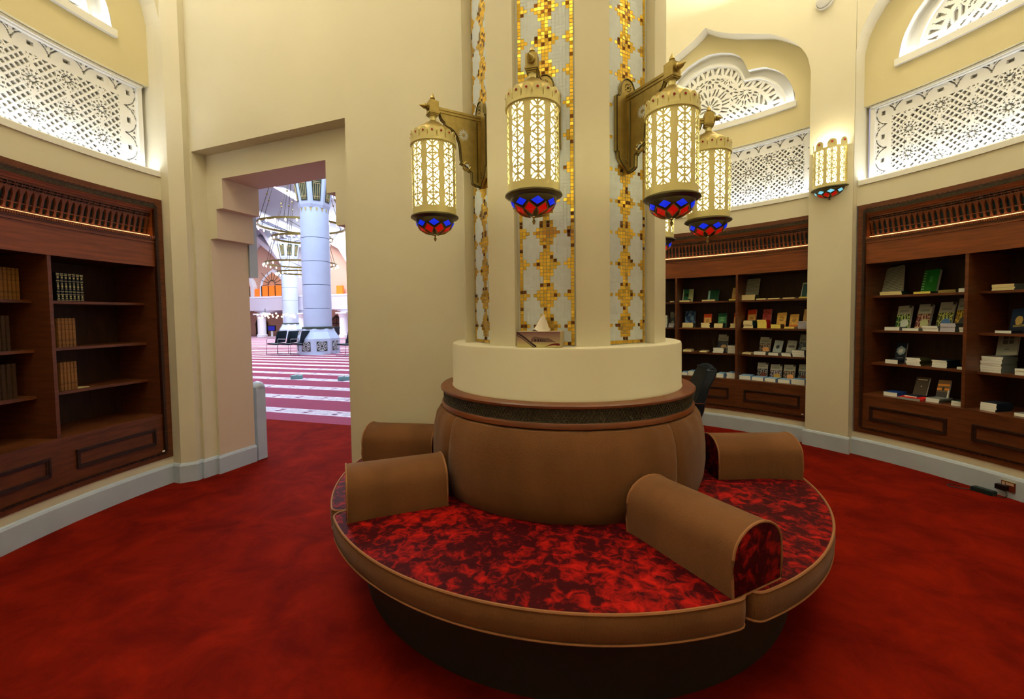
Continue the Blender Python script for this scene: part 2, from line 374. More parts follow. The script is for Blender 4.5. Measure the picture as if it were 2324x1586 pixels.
def stuff_plate(m, hole, inside, x0, x1, z0, z1, cs, r0, r1):
    """pierced plate wrapped on the cylinder: front faces plus the walls of every hole"""
    nx, nz = int((x1 - x0) / cs), int((z1 - z0) / cs); sx, sz = (x1 - x0) / nx, (z1 - z0) / nz; ids = {}
    def vid(i, j, k):
        if (i, j, k) not in ids:
            a = (x0 + i * sx) / 3.55; r = (r0, r1)[k]; ids[(i, j, k)] = len(m.v); m.v.append((r * cos(a), r * sin(a), z0 + j * sz))
        return ids[(i, j, k)]
    S = []
    for i in range(nx):
        c = []
        for j in range(nz):
            x, z = x0 + (i + .5) * sx, z0 + (j + .5) * sz
            c.append(inside(x, z) and not hole(x, z))
        S.append(c)
    F = m.f
    for i in range(nx):
        for j in range(nz):
            if not S[i][j]: continue
            F.append((vid(i, j, 0), vid(i + 1, j, 0), vid(i + 1, j + 1, 0), vid(i, j + 1, 0)))
            if i and not S[i - 1][j]: F.append((vid(i, j, 0), vid(i, j + 1, 0), vid(i, j + 1, 1), vid(i, j, 1)))
            if i < nx - 1 and not S[i + 1][j]: F.append((vid(i + 1, j, 0), vid(i + 1, j, 1), vid(i + 1, j + 1, 1), vid(i + 1, j + 1, 0)))
            if j and not S[i][j - 1]: F.append((vid(i, j, 0), vid(i, j, 1), vid(i + 1, j, 1), vid(i + 1, j, 0)))
            if j < nz - 1 and not S[i][j + 1]: F.append((vid(i, j + 1, 0), vid(i + 1, j + 1, 0), vid(i + 1, j + 1, 1), vid(i, j + 1, 1)))
    m.m = [0] * len(F)
def lower_screen(name):
    t = bpy.data.objects.new(name, None); COL.objects.link(t)
    x0, x1, z0, z1 = -XW, XW, SILL - .04, SCT - .005
    m = MB(); m.sector(R3 + .005, R3 + .03, -rad(1) * 0 - 19.2, 19.2, SILL - .06, SCT + .02, 20); m.build('backing_panel', white_pl, t, True)
    m = MB()
    for (a, b, c, d) in ((x0, x1, z1 - .03, z1), (x0, x0 + .035, z0, z1), (x1 - .035, x1, z0, z1)):
        k = max(1, int((b - a) / .12))
        for i in range(k):
            u0, u1 = a + (b - a) * i / k, a + (b - a) * (i + 1) / k
            f = lambda r, x, z: (r * cos(x / 3.55), r * sin(x / 3.55), z)
            m.hexa([f(R3 - .06, u0, c), f(R3 - .06, u1, c), f(R3 + .01, u1, c), f(R3 + .01, u0, c), f(R3 - .06, u0, d), f(R3 - .06, u1, d), f(R3 + .01, u1, d), f(R3 + .01, u0, d)])
            if d - c < .04: m.hexa([f(R3 - .075, u0, c + .012), f(R3 - .075, u1, c + .012), f(R3, u1, c + .012), f(R3, u0, c + .012), f(R3 - .075, u0, d), f(R3 - .075, u1, d), f(R3, u1, d), f(R3, u0, d)])
    m.build('frame_moulding', white_pl, t)
    m = MB(); P = .218; bx = XW - .145; bz = SCT - .135
    def arc(u, v):      # leaf arcs of one border cell, u, v in 0..1
        return min(abs(math.hypot(u, v) - 1), abs(math.hypot(1 - u, v) - 1)) < .055
    def hole(x, z):
        zz = z - (SILL - .04)
        if abs(x) > bx - .012 or z > bz - .012:      # border of leaves
            if abs(x) > bx + .012 and z < bz + .11: u = (abs(x) - bx - .012) / .095; v = (zz / .109) % 1; s = int(zz / .109) % 2
            elif z > bz + .012: u = (z - bz - .012) / .10; v = ((x + 9 * P) / (P / 2)) % 1; s = int((x + 9 * P) / (P / 2)) % 2
            else: return False
            if not 0 < u < 1: return False
            if s: v = 1 - v
            h1, h2 = math.hypot(u, v), math.hypot(1 - u, v)
            if abs(h1 - 1) < .05 and u > .1 and v > .1: return True
            return (h1 > 1.12 and h2 < .94 and v < .90 and u < .92 and v > .3) or (v < .2 and .3 < u < .6)
        i = round(x / P); dx = x - i * P; off = (i % 2) * P / 2
        j = round((zz - off) / P); ex, ez = dx, zz - off - j * P; r = math.hypot(ex, ez)
        if r < .070:      # twelve-petalled flower on every node
            if r < .014 or r > .064: return False
            a = (atan2(ez, ex) / (pi / 6) + .5) % 1 - .5
            if r < .042: return abs(a) * r * (pi / 6) < .0062 * sin(pi * (r - .008) / .040)
            return r > .047 and abs(a) < .27
        if abs(dx) < .011: return False
        A, Bq = zz + x, zz - x; c = P / 4
        fa, fb = (A / c) % 1, (Bq / c) % 1
        return .17 < fa < .83 and .17 < fb < .83
    stuff_plate(m, hole, lambda x, z: True, -XW + .03, XW - .03, SILL - .03, SCT - .03, .0058, R3 - .035, R3 - .008)
    tag(m.build('lattice', white_pl, t), kind='stuff')
    # sill with concealed strip
    m = MB(); m.sweep([(R1 - .012, SILL - .052), (R3, SILL - .052), (R3, SILL - .03), (R1 + .05, SILL - .03), (R1 + .03, SILL), (R1 - .002, SILL), (R1 - .012, SILL - .01)], -19.1, 19.1); m.build('sill', white_pl, t)
    m = MB(); m.sector(R1 + .045, R1 + .075, -18.9, 18.9, SILL - .029, SILL - .018, 18); m.build('light_strip', led, t)
    return t
def upper_screen(name):
    t = bpy.data.objects.new(name, None); COL.objects.link(t)
    def outline(scale, zb, step=.5):
        pts = []
        k = [a * 15 / 40 for a in range(-40, 41)]
        for a in k: pts.append((a * scale, zb + (win_z(a) - WB) * scale))
        return pts
    f = lambda r, a, z: (r * cos(rad(a)), r * sin(rad(a)), z)
    m = MB()
    A = [a * 15 / 40 for a in range(-40, 41)]
    for a, b in zip(A, A[1:]): m.quad(f(R3, a, WB), f(R3, b, WB), f(R3, b, win_z(b)), f(R3, a, win_z(a)))
    m.build('backing_panel', white_pl, t, True)
    m = MB()     # reveal + inner moulding
    for a, b in zip(A, A[1:]): m.quad(f(R2 - .004, a, win_z(a)), f(R2 - .004, b, win_z(b)), f(R3, b, win_z(b)), f(R3, a, win_z(a)))
    for s in (-15, 15): m.quad(f(R2 - .004, s, WB), f(R3, s, WB), f(R3, s, WB + .02), f(R2 - .004, s, WB + .02))
    o1 = [(a, win_z(a)) for a in A]; sc = .90
    o2 = [(a * sc, WB + (z - WB) * (sc - .02)) for a, z in o1]; o3 = [(a * (sc - .025), WB + (z - WB) * (sc - .05)) for a, z in o1]
    for i in range(len(A) - 1):
        p = [o2[i], o2[i + 1], o3[i + 1], o3[i]]
        m.hexa([f(R3 - .055, *q) for q in p] + [f(R3, *q) for q in p])
    m.build('frame_moulding', white_pl, t, True)
    m = MB(); K = 3.55 * pi / 180
    OX = [(q[0] * K, q[1] - WB) for q in o1]
    def kval(x, z):     # how large the outline has to be scaled to pass through this point
        lo, hi = .05, 1.3
        for _ in range(9):
            mid = (lo + hi) / 2; a = x / K / mid
            if abs(a) < 15 and z - WB <= (win_z(a) - WB) * mid: hi = mid
            else: lo = mid
        return hi
    cen = [(0, .27, .235, 12), (.40, .33, .15, 10), (0, .63, .14, 8), (.22, .58, .10, 8)]
    cache = {}
    def inside(x, z):
        k = kval(abs(x), z); cache[(x, z)] = k; return k < .88
    def hole(x, z):
        k = cache[(x, z)]; ax = abs(x); zz = z - WB
        if k > .845: return False
        if k > .735:
            f = (atan2(zz + .05, x) * 13) % 1; q = (k - .745) / .09
            return 0 < q < 1 and (abs(f - .5) < .40 * q if int(atan2(zz + .05, x) * 13) % 2 else abs(f - .5) < .40 * (1 - q))
        if k > .70: return False
        for cx, cz, Rr, n in cen:
            ex, ez = ax - cx, zz - cz; r = math.hypot(ex, ez)
            if r < Rr:
                if r < .022 or r > Rr * .95: return False
                a = (atan2(ez, ex) / (2 * pi / n) + .25) % 1 - .5; wd = abs(a) * r * 2 * pi / n
                if r < Rr * .52: return wd < .30 * r * 2 * pi / n * sin(pi * r / (Rr * .54)) and abs(a) < .34
                if r < Rr * .60: return False
                return abs(a) > .10 and abs(a) * 2 + (r / Rr - .6) * 1.1 < .82
        # herring-bone leaf
        t_ = (ax - .40) * .86 + (.36 - zz) * .5; d = (ax - .40) * .5 + (zz - .36) * .86
        if ax > .36 and abs(d) < .15: return abs(d) > .012 and abs(d) < .11 and ((t_ - abs(d) * .55) / .052) % 1 > .42
        return ((ax + zz) / .07) % 1 > .6 and ((ax - zz) / .09) % 1 > .3
    stuff_plate(m, hole, inside, -13.3 * K, 13.3 * K, WB - .005, WB + .80, .0062, R3 - .032, R3 - .006)
    tag(m.build('lattice', white_pl, t), kind='stuff')
    m = MB(); m.sweep([(R2 - .03, WB - .045), (R2 + .001, WB - .045), (R3, WB - .02), (R3, WB - .012), (R2 + .03, WB - .012), (R2 + .012, WB + .012), (R2 - .03, WB + .012)], -15.3, 15.3); m.build('sill', white_pl, t)
    m = MB(); m.sector(R2 + .035, R2 + .06, -14.6, 14.6, WB - .011, WB - .001, 14); m.build('light_strip', led, t)
    return t
ls = lower_screen('lattice_screen'); us = upper_screen('arched_screen')
WH = {'left': 'left', 'far': 'far', 'right': 'right'}
for i, k in enumerate(('left', 'far', 'right')):
    a = ls if i == 0 else copy_tree(ls); b = us if i == 0 else copy_tree(us)
    for o in (a, b): o.rotation_euler.z = rad(NICHES[k][0])
    tag(a, f'white carved lattice band glowing at its foot above the {k} bookcase', 'screen', 'lattice screens above the bookcases')
    tag(b, f'white lobed arch screen high in the niche over the {k} bookcase', 'screen', 'arched screens high on the wall')

# ================================================================== BOOKCASES
SHZ = (1.545, 1.21, .895); BT = .60; DIV = 5.85; BH = 19.05; FR = 1.05
def bookcase():
    t = bpy.data.objects.new('bookcase', None); COL.objects.link(t)
    i0 = BH - FR
    m = MB(); m.sector(R1 - .008, R1 + .05, i0, BH, .225, 2.406); m.sector(R1 - .008, R1 + .05, -BH, -i0, .225, 2.406)
    m.sector(R1 - .008, R1 + .05, -i0, i0, 2.352, 2.406); m.sector(R1 - .008, R1 + .05, -i0, i0, .225, .262); m.build('frame', wood, t)
    # scalloped dark edging
    m = MB()
    def scal(p0, p1, n, out):
        for k in range(n):
            pts = []
            for j in range(7):
                a = pi * j / 6; u = (k + .5 - .5 * cos(a)) / n
                pts.append((p0[0] + (p1[0] - p0[0]) * u + out[0] * sin(a), p0[1] + (p1[1] - p0[1]) * u + out[1] * sin(a)))
            f = lambda r, q: P3(r, q[0], q[1])
            vs = [f(R1 - .014, q) for q in pts] + [f(R1, q) for q in pts]
            m.add(vs, [tuple(range(7)), tuple(range(13, 6, -1))] + [(i, i + 1, i + 8, i + 7) for i in range(6)])
    g = i0 + .12
    scal((-g, 2.350), (g, 2.350), 62, (0, .016)); scal((-g, .275), (g, .275), 62, (0, -.014))
    scal((g, .28), (g, 2.35), 96, (.26, 0)); scal((-g, .28), (-g, 2.35), 96, (-.26, 0))
    m.sector(R1 - .012, R1 + .02, g - .12, g, .28, 2.352); m.sector(R1 - .012, R1 + .02, -g, -g + .12, .28, 2.352)
    tag(m.build('scalloped_edging', wood_d, t), kind='stuff')
    m = MB(); m.sweep([(R1 - .01, 2.352), (R1 + .08, 2.352), (R1 + .08, 2.288), (R1 + .035, 2.288), (R1 + .030, 2.298), (R1 + .022, 2.300), (R1 + .018, 2.312), (R1 + .008, 2.315), (R1 + .006, 2.322), (R1 - .002, 2.325)], -i0, i0); m.build('cornice', wood_h, t)
    m = MB(); m.sweep([(R1 - .014, 2.348), (R1 - .008, 2.348), (R1 - .001, 2.327), (R1 - .007, 2.325)], -i0, i0); m.build('carved_cornice_band', carved, t)
    m = MB(); m.sweep([(R1 + .062, 2.29), (R1 + .070, 2.29), (R1 + .118, 2.11), (R1 + .110, 2.11)], -i0, i0); m.build('lattice_backing', teal_dark, t)
    # arcade of turned balusters leaning back at the foot
    NB = 53; pit = 2 * i0 / NB
    def lean(x, y, h):       # x across, y outwards from room, h along the slope
        r = R1 + .090 - h * .26 + y; z = 2.118 + h * .89
        return (r * cos(x / 3.5), r * sin(x / 3.5), z)
    prof = [(.0095, 0), (.0095, .016), (.0065, .022), (.0078, .05), (.0098, .078), (.0070, .088), (.0080, .104), (.0110, .120), (.0155, .135), (.0198, .146), (.0198, .152)]
    m = MB(); pl_ = [(x, h) for x, h in prof] + [(-x, h) for x, h in prof[::-1]]
    k = len(pl_); vs = [lean(x, -.008, h) for x, h in pl_] + [lean(x, .008, h) for x, h in pl_]
    n2 = len(prof); fs = []
    for i in range(n2 - 1):
        j = k - 1 - i
        fs += [(i, i + 1, j - 1, j), (i + k, j + k, j - 1 + k, i + 1 + k), (i, i + k, i + 1 + k, i + 1), (j, j - 1, j - 1 + k, j + k)]
    m.add(vs, fs)
    # pierced star above the arch head
    for sx in (-1, 1):
        a = [lean(x, y, h) for y in (-.006, .004) for x, h in ((sx * -.0195, .152), (sx * -.0125, .152), (sx * .0195, .192), (sx * .0125, .192))]
        m.hexa([a[0], a[1], a[2], a[3], a[4], a[5], a[6], a[7]])
    bm_ = m.mesh('baluster', wood)
    for i in range(NB): put('baluster', bm_, t, -i0 + pit * (i + .5))
    m = MB()
    for h, w in ((.0, .012), (.050, .005), (.152, .007), (.172, .005), (.192, .010)):
        a = lean(0, -.010, h); b = lean(0, .006, h); r0, z0 = a[0], a[2]; r1 = b[0]
        m.sweep([(r0, z0 - w / 2), (r1, z0 - w / 2), (r1, z0 + w / 2), (r0, z0 + w / 2)], -i0, i0)
    m.build('lattice_rail', wood, t)
    m = MB(); m.sector(R1 + .005, R1 + .20, -i0, i0, 2.062, 2.088); m.sector(R1 + .15, R1 + .16, -i0, i0, 2.088, 2.14); m.build('ledge', wood, t)
    m = MB(); nd = 150
    for k in range(nd):
        a = -i0 + 2 * i0 * (k + .5) / nd; m.sector(R1 - .006, R1 + .008, a - .07, a + .07, 2.074, 2.094, 1)
    tag(m.build('dentils', wood_h, t), kind='stuff')
    m = MB(); m.sector(R1 + .030, R1 + .050, -i0 + .3, i0 - .3, 2.090, 2.104); m.build('light_strip', led_w, t)
    m = MB(); m.sector(R1 + .012, R1 + .04, -i0, i0, 1.845, 2.062); m.sector(R1 + .004, R1 + .012, -i0, i0, 2.040, 2.050); m.build('fascia', wood_h, t)
    m = MB(); m.sector(R1 + .04, 3.90, -i0, i0, 1.85, 1.87); m.build('top_board', wood_in, t)
    m = MB(); m.sector(3.90, 3.93, -i0 - .3, i0 + .3, .56, 1.87); m.build('back_panel', wood_in, t, True)
    for s in (-1, 1):
        m = MB(); m.sector(R1 + .02, R1 + .22, min(s * (i0 - .02), s * (i0 + .3)), max(s * (i0 - .02), s * (i0 + .3)), 2.06, 2.352, 1); m.build('cheek_board', wood_h, t)
    sm = MB(); sm.sector(R1 + .02, 3.90, i0 - .02, i0 + .35, .56, 1.85, 1)
    sp = sm.mesh('side_panel', wood)
    put('side_panel', sp, t); put('side_panel', sp, t, -2 * i0 - .33)
    dm = MB(); dm.sector(R1 + .02, 3.90, -.19, .19, .59, 1.85, 1); dp = dm.mesh('divider', wood)
    for s in (-1, 1): put('divider', dp, t, s * DIV)
    for a0, a1 in ((-i0 + .02, -DIV - .2), (-DIV + .2, DIV - .2), (DIV + .2, i0 - .02)):
        for z in SHZ:
            m = MB(); m.sector(3.56, 3.90, a0, a1, z - .020, z); m.build('shelf', wood, t)
    m = MB(); m.sector(R1 + .008, 3.90, -i0, i0, BT - .025, BT); m.build('base_top', wood, t)
    m = MB(); m.sector(R1 + .012, R1 + .05, -i0, i0, .262, BT - .025); m.build('base_front', wood, t)
    for a0, a1 in ((7.4, 17.0), (-4.6, 4.6), (-17.0, -7.4)):
        m = MB()
        for w, r in ((0, R1 - .002), (.012, R1 + .004)):
            d = w / 3.41 * 57.3; z0, z1 = .355 + w, .490 - w; T = .012; TD = T / 3.41 * 57.3
            m.sector(r, R1 + .014, a0 + d, a1 - d, z1 - T, z1); m.sector(r, R1 + .014, a0 + d, a1 - d, z0, z0 + T)
            m.sector(r, R1 + .014, a0 + d, a0 + d + TD, z0, z1, 1); m.sector(r, R1 + .014, a1 - d - TD, a1 - d, z0, z1, 1)
        m.build('drawer_moulding', wood_d, t)
    return t
bc = bookcase()
BCL = {'left': 'curved mahogany bookcase on the left wall with few old leather volumes',
       'far': 'curved mahogany bookcase on the far wall behind the pillar, full of booklets',
       'right': 'curved mahogany bookcase on the right wall above the wall socket'}
BC = {}
for i, k in enumerate(('left', 'far', 'right')):
    o = bc if i == 0 else copy_tree(bc); BC[k] = o
    o.rotation_euler.z = rad(NICHES[k][0]); tag(o, BCL[k], 'bookcase', 'built-in curved bookcases')
# little white inventory tags on the bookcase frames
for a, z in ((170.35 + .9, .262 + .03), (41.75, .30)):
    m = MB(); m.box(-.011, .011, -.002, .002, -.006, .006); o = m.build('inventory_tag', mat('paper', (232, 232, 226), .6)); o.location = pol(R1 - .012, a, z); o.rotation_euler.z = rad(a - 90)
    tag(o, 'tiny white tag at lower corner of ' + ('left bookcase' if a > 100 else 'far bookcase'), 'tag', 'inventory tags')

# ================================================================== PILLAR
PH = -98.6
pil = thing('pillar', 'tall octagonal cream pillar with gold and pearl mosaic strips', 'pillar')
APO = .53; PB = 1.2445
m = MB(); vs = [pol(APO / cos(rad(22.5)) - .004, PH + 22.5 + 45 * k) for k in range(8)]
m.add([(x, y, PB - .2) for x, y, _ in vs] + [(x, y, ZC) for x, y, _ in vs], [(i, (i + 1) % 8, (i + 1) % 8 + 8, i + 8) for i in range(8)]); m.build('core', grout, pil)
m = MB(); poly = [pol(.552, 15.5)[:2]] + [pol(.605, 14.5 + 16 * i / 6)[:2] for i in range(7)] + [pol(.552, 29.5)[:2], pol(.50, 22.5)[:2]]
k = len(poly); m.add([(x, y, PB - .1) for x, y in poly] + [(x, y, ZC) for x, y in poly], [tuple(range(k)), tuple(range(2 * k - 1, k - 1, -1))] + [(i, (i + 1) % k, (i + 1) % k + k, i + k) for i in range(k)])
rib = m.mesh('rib', cream, True)
for i in range(8): put('rib', rib, pil, PH + 45 * i)
# mosaic: 16 columns of small square tiles, gold diamonds on pearl
CW = .0172; NR = int((ZC - PB - .01) / CW); W9 = [8, 6, 4, 4, 2, 2, 4, 4, 6]
mg, mp = MB(), MB(); rnd = random.Random(3)
for r in range(NR):
    ph = (r - 5) % 9; w = W9[ph]; bw = 3 if ph == 0 else (2 if ph in (1, 8) else 1)
    for c in range(16):
        d = c - 7.5; isg = abs(d) < w / 2 or c < bw or c >= 16 - bw or r == 0
        z = PB + .004 + r * CW; x = (c - 8) * CW; g = .0010 if isg else .0004
        tx, tz = (rnd.gauss(0, .075), rnd.gauss(0, .075)) if isg else (rnd.gauss(0, .012), rnd.gauss(0, .012))
        q = []
        for sx, sz in ((-1, -1), (1, -1), (1, 1), (-1, 1)):
            q.append((APO + .003 + (tx * sx + tz * sz) * CW / 2, -(x + CW / 2 + sx * (CW / 2 - g)), z + CW / 2 + sz * (CW / 2 - g)))
        if isg: mg.quad(*q, mi=1 if rnd.random() < .10 else 0)
        else: mp.quad(*q)
gm, pm = mg.mesh('gold_tiles', [gold, gold_b]), mp.mesh('pearl_tiles', pearl)
for i in range(8):
    tag(put('gold_tiles', gm, pil, PH + 45 * i), kind='stuff'); tag(put('pearl_tiles', pm, pil, PH + 45 * i), kind='stuff')
m = MB(); m.lathe([(.45, .985), (.684, .985), (.686, .995), (.682, 1.003), (.682, 1.232), (.678, 1.241), (.668, 1.2445), (.45, 1.2445)], 96); m.build('plinth', cream, pil, True)

# ================================================================== ROUND SOFA
so = thing('round_sofa', 'round sofa around the pillar, red velvet seat and brown backrest', 'sofa')
A0, A1 = -189.5, 78
m = MB(); m.sweep([(.60, .970), (.748, .970), (.755, .975), (.756, .985), (.750, .991), (.60, .991)], A0 + 1, A1 - 1, 110); m.build('ring_top', wood_ring, so, True)
m = MB(); m.sweep([(.60, .905), (.735, .905), (.735, .970), (.60, .970)], A0 + 1, A1 - 1, 110)
m.build('ring_frieze', mat('bronze_carved', (74, 60, 36), .5), so, True)
m = MB(); R_ = .7385                # raised interlace of the frieze
nk = 96
for k in range(nk):
    a = A0 + 1.5 + (A1 - A0 - 3) * k / nk; da = (A1 - A0 - 3) / nk
    for s in (0, 1):
        z0, z1 = (.911, .964) if s else (.964, .911)
        for q0, q1 in ((0, 1), (-.5, .5)):
            p = [(a + da * q0, z0), (a + da * (q0 + .18), z0), (a + da * (q1 + .18), z1), (a + da * q1, z1)]
            m.hexa([P3(R_ + .002, *q) for q in p] + [P3(R_ - .004, *q) for q in p])
m.sweep([(.735, .905), (.742, .905), (.742, .911), (.735, .911)], A0 + 1, A1 - 1, 110); m.sweep([(.735, .964), (.742, .964), (.742, .970), (.735, .970)], A0 + 1, A1 - 1, 110)
tag(m.build('carved_interlace', carved, so), kind='stuff')
m = MB(); m.sweep([(.60, .874), (.742, .874), (.750, .880), (.750, .897), (.744, .905), (.60, .905)], A0 + 1, A1 - 1, 110); m.build('ring_lower_moulding', wood_ring, so, True)
SEG = [(A0, -146), (-146, -62.5), (-62.5, 3), (3, A1)]
def backrest(a0, a1):
    m = MB(); prof = [(.62, .872), (.735, .873), (.758, .866), (.779, .835), (.796, .77), (.806, .69), (.807, .60), (.798, .52), (.778, .455), (.745, .43), (.62, .43)]
    n = max(8, int((a1 - a0) / 1.6)); k = len(prof); vs = []
    for i in range(n + 1):
        u = i / n; e = min(u, 1 - u) * (a1 - a0); sq = .018 * max(0, 1 - e / 3) ** 2
        a = a0 + (a1 - a0) * u
        for r, z in prof:
            dr = 0 if r < .7 else (.003 * sin(rad(a) * 23) * (z > .78) + .0025 * sin(rad(a) * 37 + z * 9) * (z > .74))
            vs.append(P3(r - sq * (r > .7) + dr, a, z))
    fs = [(i * k + j, i * k + (j + 1) % k, (i + 1) * k + (j + 1) % k, (i + 1) * k + j) for i in range(n) for j in range(k)]
    fs += [tuple(range(k))[::-1], tuple(range(n * k, n * k + k))]
    m.add(vs, fs); return m
for a0, a1 in ((A0, -140), (-140, -47), (-47, 14), (14, A1)): backrest(a0 + .08, a1 - .08).build('backrest_cushion', velvet_b, so, True)
RS = 1.353
def seat(a0, a1):
    # outline in plan with rounded outer corners
    rc = .05; out = []
    n = max(10, int((a1 - a0) / 1.5)); da = rc / RS * 57.3
    def corner(a, s):
        pts = []
        for j in range(5):
            t = pi / 2 * j / 4; rr = RS - rc + rc * sin(t); aa = a + s * (rc - rc * cos(t)) / rr * 57.3
            pts.append((rr, aa))
        return pts
    c0, c1 = corner(a0, 1), corner(a1, -1)[::-1]
    path = c0 + [(RS, a0 + da + (a1 - a0 - 2 * da) * i / n) for i in range(1, n)] + c1
    top = MB(); NR_ = 9; K = len(path)
    grid = []
    for j in range(NR_):
        u = j / (NR_ - 1)
        for (rr, aa) in path:
            r = .73 + (rr - .73) * u; z = .447 + .012 * sin(pi * min(1, u * 1.02)) ** .6 * (1 if j < NR_ - 1 else 0) + .0035 * sin(aa * .35 + u * 5) * sin(pi * u)
            if j == 0: z = .45
            grid.append(P3(r, aa, z if j < NR_ - 1 else .447))
    # keep side edges parallel to the radius at the cushion ends
    top.add(grid, [(j * K + i, j * K + i + 1, (j + 1) * K + i + 1, (j + 1) * K + i) for j in range(NR_ - 1) for i in range(K - 1)])
    cu = top.build('seat_cushion', vred, so, True)
    side = MB(); full = [(.73, a0)] + path + [(.73, a1)]
    lv = [(0, .447), (.006, .435), (.008, .40), (.005, .36), (-.006, .345)]
    vs = []; 
    for rr, aa in full:
        for d, z in lv: vs.append(P3(rr + d, aa, z))
    q = len(lv); side.add(vs, [(i * q + j, i * q + j + 1, (i + 1) * q + j + 1, (i + 1) * q + j) for i in range(len(full) - 1) for j in range(q - 1)])
    bot = [P3(rr, aa, .345) for rr, aa in full]; side.add(bot, [tuple(range(len(bot)))])
    side.build('side_band', velvet_b, cu, True)
    pm_ = MB(); pm_.tube([P3(rr + .002, aa, .448) for rr, aa in full], .0055, 6); pm_.tube([P3(rr + .001, aa, .347) for rr, aa in full], .0045, 6)
    pm_.build('piping', piping_m, cu, True)
for a0, a1 in SEG: seat(a0 + .3, a1 - .3)
m = MB(); m.sweep([(.70, .0), (1.19, 0), (1.215, .30), (1.215, .345), (.70, .345)], A0, A1, 90); m.build('base', base_m, so, True)
def armrest(p0, p1, hw=.13):
    a = Vector(p0 + (0,)); b = Vector(p1 + (0,)); L = (b - a).length; ang = atan2((b - a).y, (b - a).x)
    M = Matrix.Translation((a.x, a.y, .449)) @ Matrix.Rotation(ang, 4, 'Z')
    sec = [(-hw, 0), (-hw - .004, .07), (-hw, .135)] + [(-hw * cos(t), .135 + .098 * sin(t)) for t in [pi * i / 12 for i in range(1, 12)]] + [(hw, .135), (hw + .004, .07), (hw, 0)]
    m = MB(); k = len(sec); st = 6; vs = []
    for i in range(st + 1):
        x = L * i / st; vs += [M @ Vector((x, y, z)) for y, z in sec]
    m.add(vs, [(i * k + j, i * k + (j + 1) % k, (i + 1) * k + (j + 1) % k, (i + 1) * k + j) for i in range(st) for j in range(k)])
    arm = m.build('armrest', velvet_b, so, True)
    for x, s in ((0, -1), (L, 1)):
        m = MB(); cen = M @ Vector((x + s * .008, 0, .11)); vs = [M @ Vector((x, y, z)) for y, z in sec] + [M @ Vector((x + s * .007, y * .9, .01 + z * .93)) for y, z in sec] + [cen]
        m.add(vs, [(j, (j + 1) % k, k + (j + 1) % k, k + j) for j in range(k)] + [(k + j, k + (j + 1) % k, 2 * k) for j in range(k)])
        m.build('end_panel', vred, arm, True)
        m = MB(); m.tube([M @ Vector((x + s * .002, y, z)) for y, z in sec], .005, 6, closed=True); m.build('piping', piping_m, arm, True)
armrest((.377, -.747), (.657, -1.157)); armrest((.856, -.031), (1.316, .019)); armrest((-.641, -.525), (-1.051, -.745)); armrest((-.83, .055), (-1.30, .075))

# ================================================================== LANTERNS
def leaf_mask(u, v, uw, uh, t):
    """u across in [-.5,.5]*uw, v within unit in [0,uh]; True = metal"""
    x, y = u, v - uh / 2; a, b = uw / 2, uh / 2
    if abs(x) < t * .8 or abs(abs(y) - b) < t * .8: return True
    for cx, cy in ((-a, 0), (a, 0), (0, -b), (0, b)):
        r0 = (a + b) / 2 * 1.0
        if abs(math.hypot(x - cx, y - cy) - r0) < t: return True
    if math.hypot(x, y) < .009: return True
    return False
def pierced(m, R, a0, a1, npan, per, zb, zt, nu, units, zw0, zw1, win, rows):
    nc = npan * per; da = (a1 - a0) / nc; dz = (zt - zb) / rows
    keep = {}; 
    def vid(i, j):
        if (i, j) not in keep:
            a = rad(a0 + da * i); keep[(i, j)] = len(m.v); m.v.append((R * cos(a), R * sin(a), zb + dz * j))
        return keep[(i, j)]
    wl = rad(da) * R * per; ww = wl * win
    for i in range(nc):
        u = ((i % per) + .5) / per - .5; x = u * wl
        for j in range(rows):
            z = zb + dz * (j + .5)
            solid = True
            if abs(x) < ww / 2 and zw0 < z < zw1:
                v = (z - zw0) % units; 
                solid = leaf_mask(x, v, ww, units, .0031)
                if z > zw1 - ww / 4 and math.hypot(abs(x) - ww / 4, z - (zw1 - ww / 4)) > ww / 4: solid = True
            if solid: m.f.append((vid(i, j), vid(i + 1, j), vid(i + 1, j + 1), vid(i, j + 1))); m.m.append(0)
def dome_panes(m1, m2, m3, R, zc, H, a0, a1, n, M):
    """blue diamonds over red kites on a bowl hanging below zc"""
    f = lambda a, t, k=1.012: M @ Vector((R * k * cos(t) * cos(rad(a)), R * k * cos(t) * sin(rad(a)), zc - H * k * sin(t)))
    st = (a1 - a0) / n
    for i in range(n):
        c = a0 + st * (i + .5)
        # blue diamond
        m1.add([f(c - st * .37, .40, 1.03), f(c, .20, 1.03), f(c + st * .37, .40, 1.03), f(c, .62, 1.03), f(c, .40, 1.035)], ((0, 1, 4), (1, 2, 4), (2, 3, 4), (3, 0, 4)))
        # red kite sits between the blue ones
        b = a0 + st * i if a1 - a0 > 300 else a0 + st * (i + 1)
        if a1 - a0 < 300 and i == n - 1: continue
        m2.add([f(b - st * .42, .80, 1.03), f(b, .50, 1.03), f(b + st * .42, .80, 1.03), f(b, 1.28, 1.03), f(b, .85, 1.05)], ((0, 1, 4), (1, 2, 4), (2, 3, 4), (3, 0, 4)))
        for p, q in (((b - st * .46, .78), (b, .47)), ((b, .47), (b + st * .46, .78)), ((b - st * .46, .78), (b, 1.3)), ((b + st * .46, .78), (b, 1.3))):
            m3.tube([f(p[0], p[1], 1.035), f((p[0] + q[0]) / 2, (p[1] + q[1]) / 2, 1.045), f(q[0], q[1], 1.035)], .0024, 5)
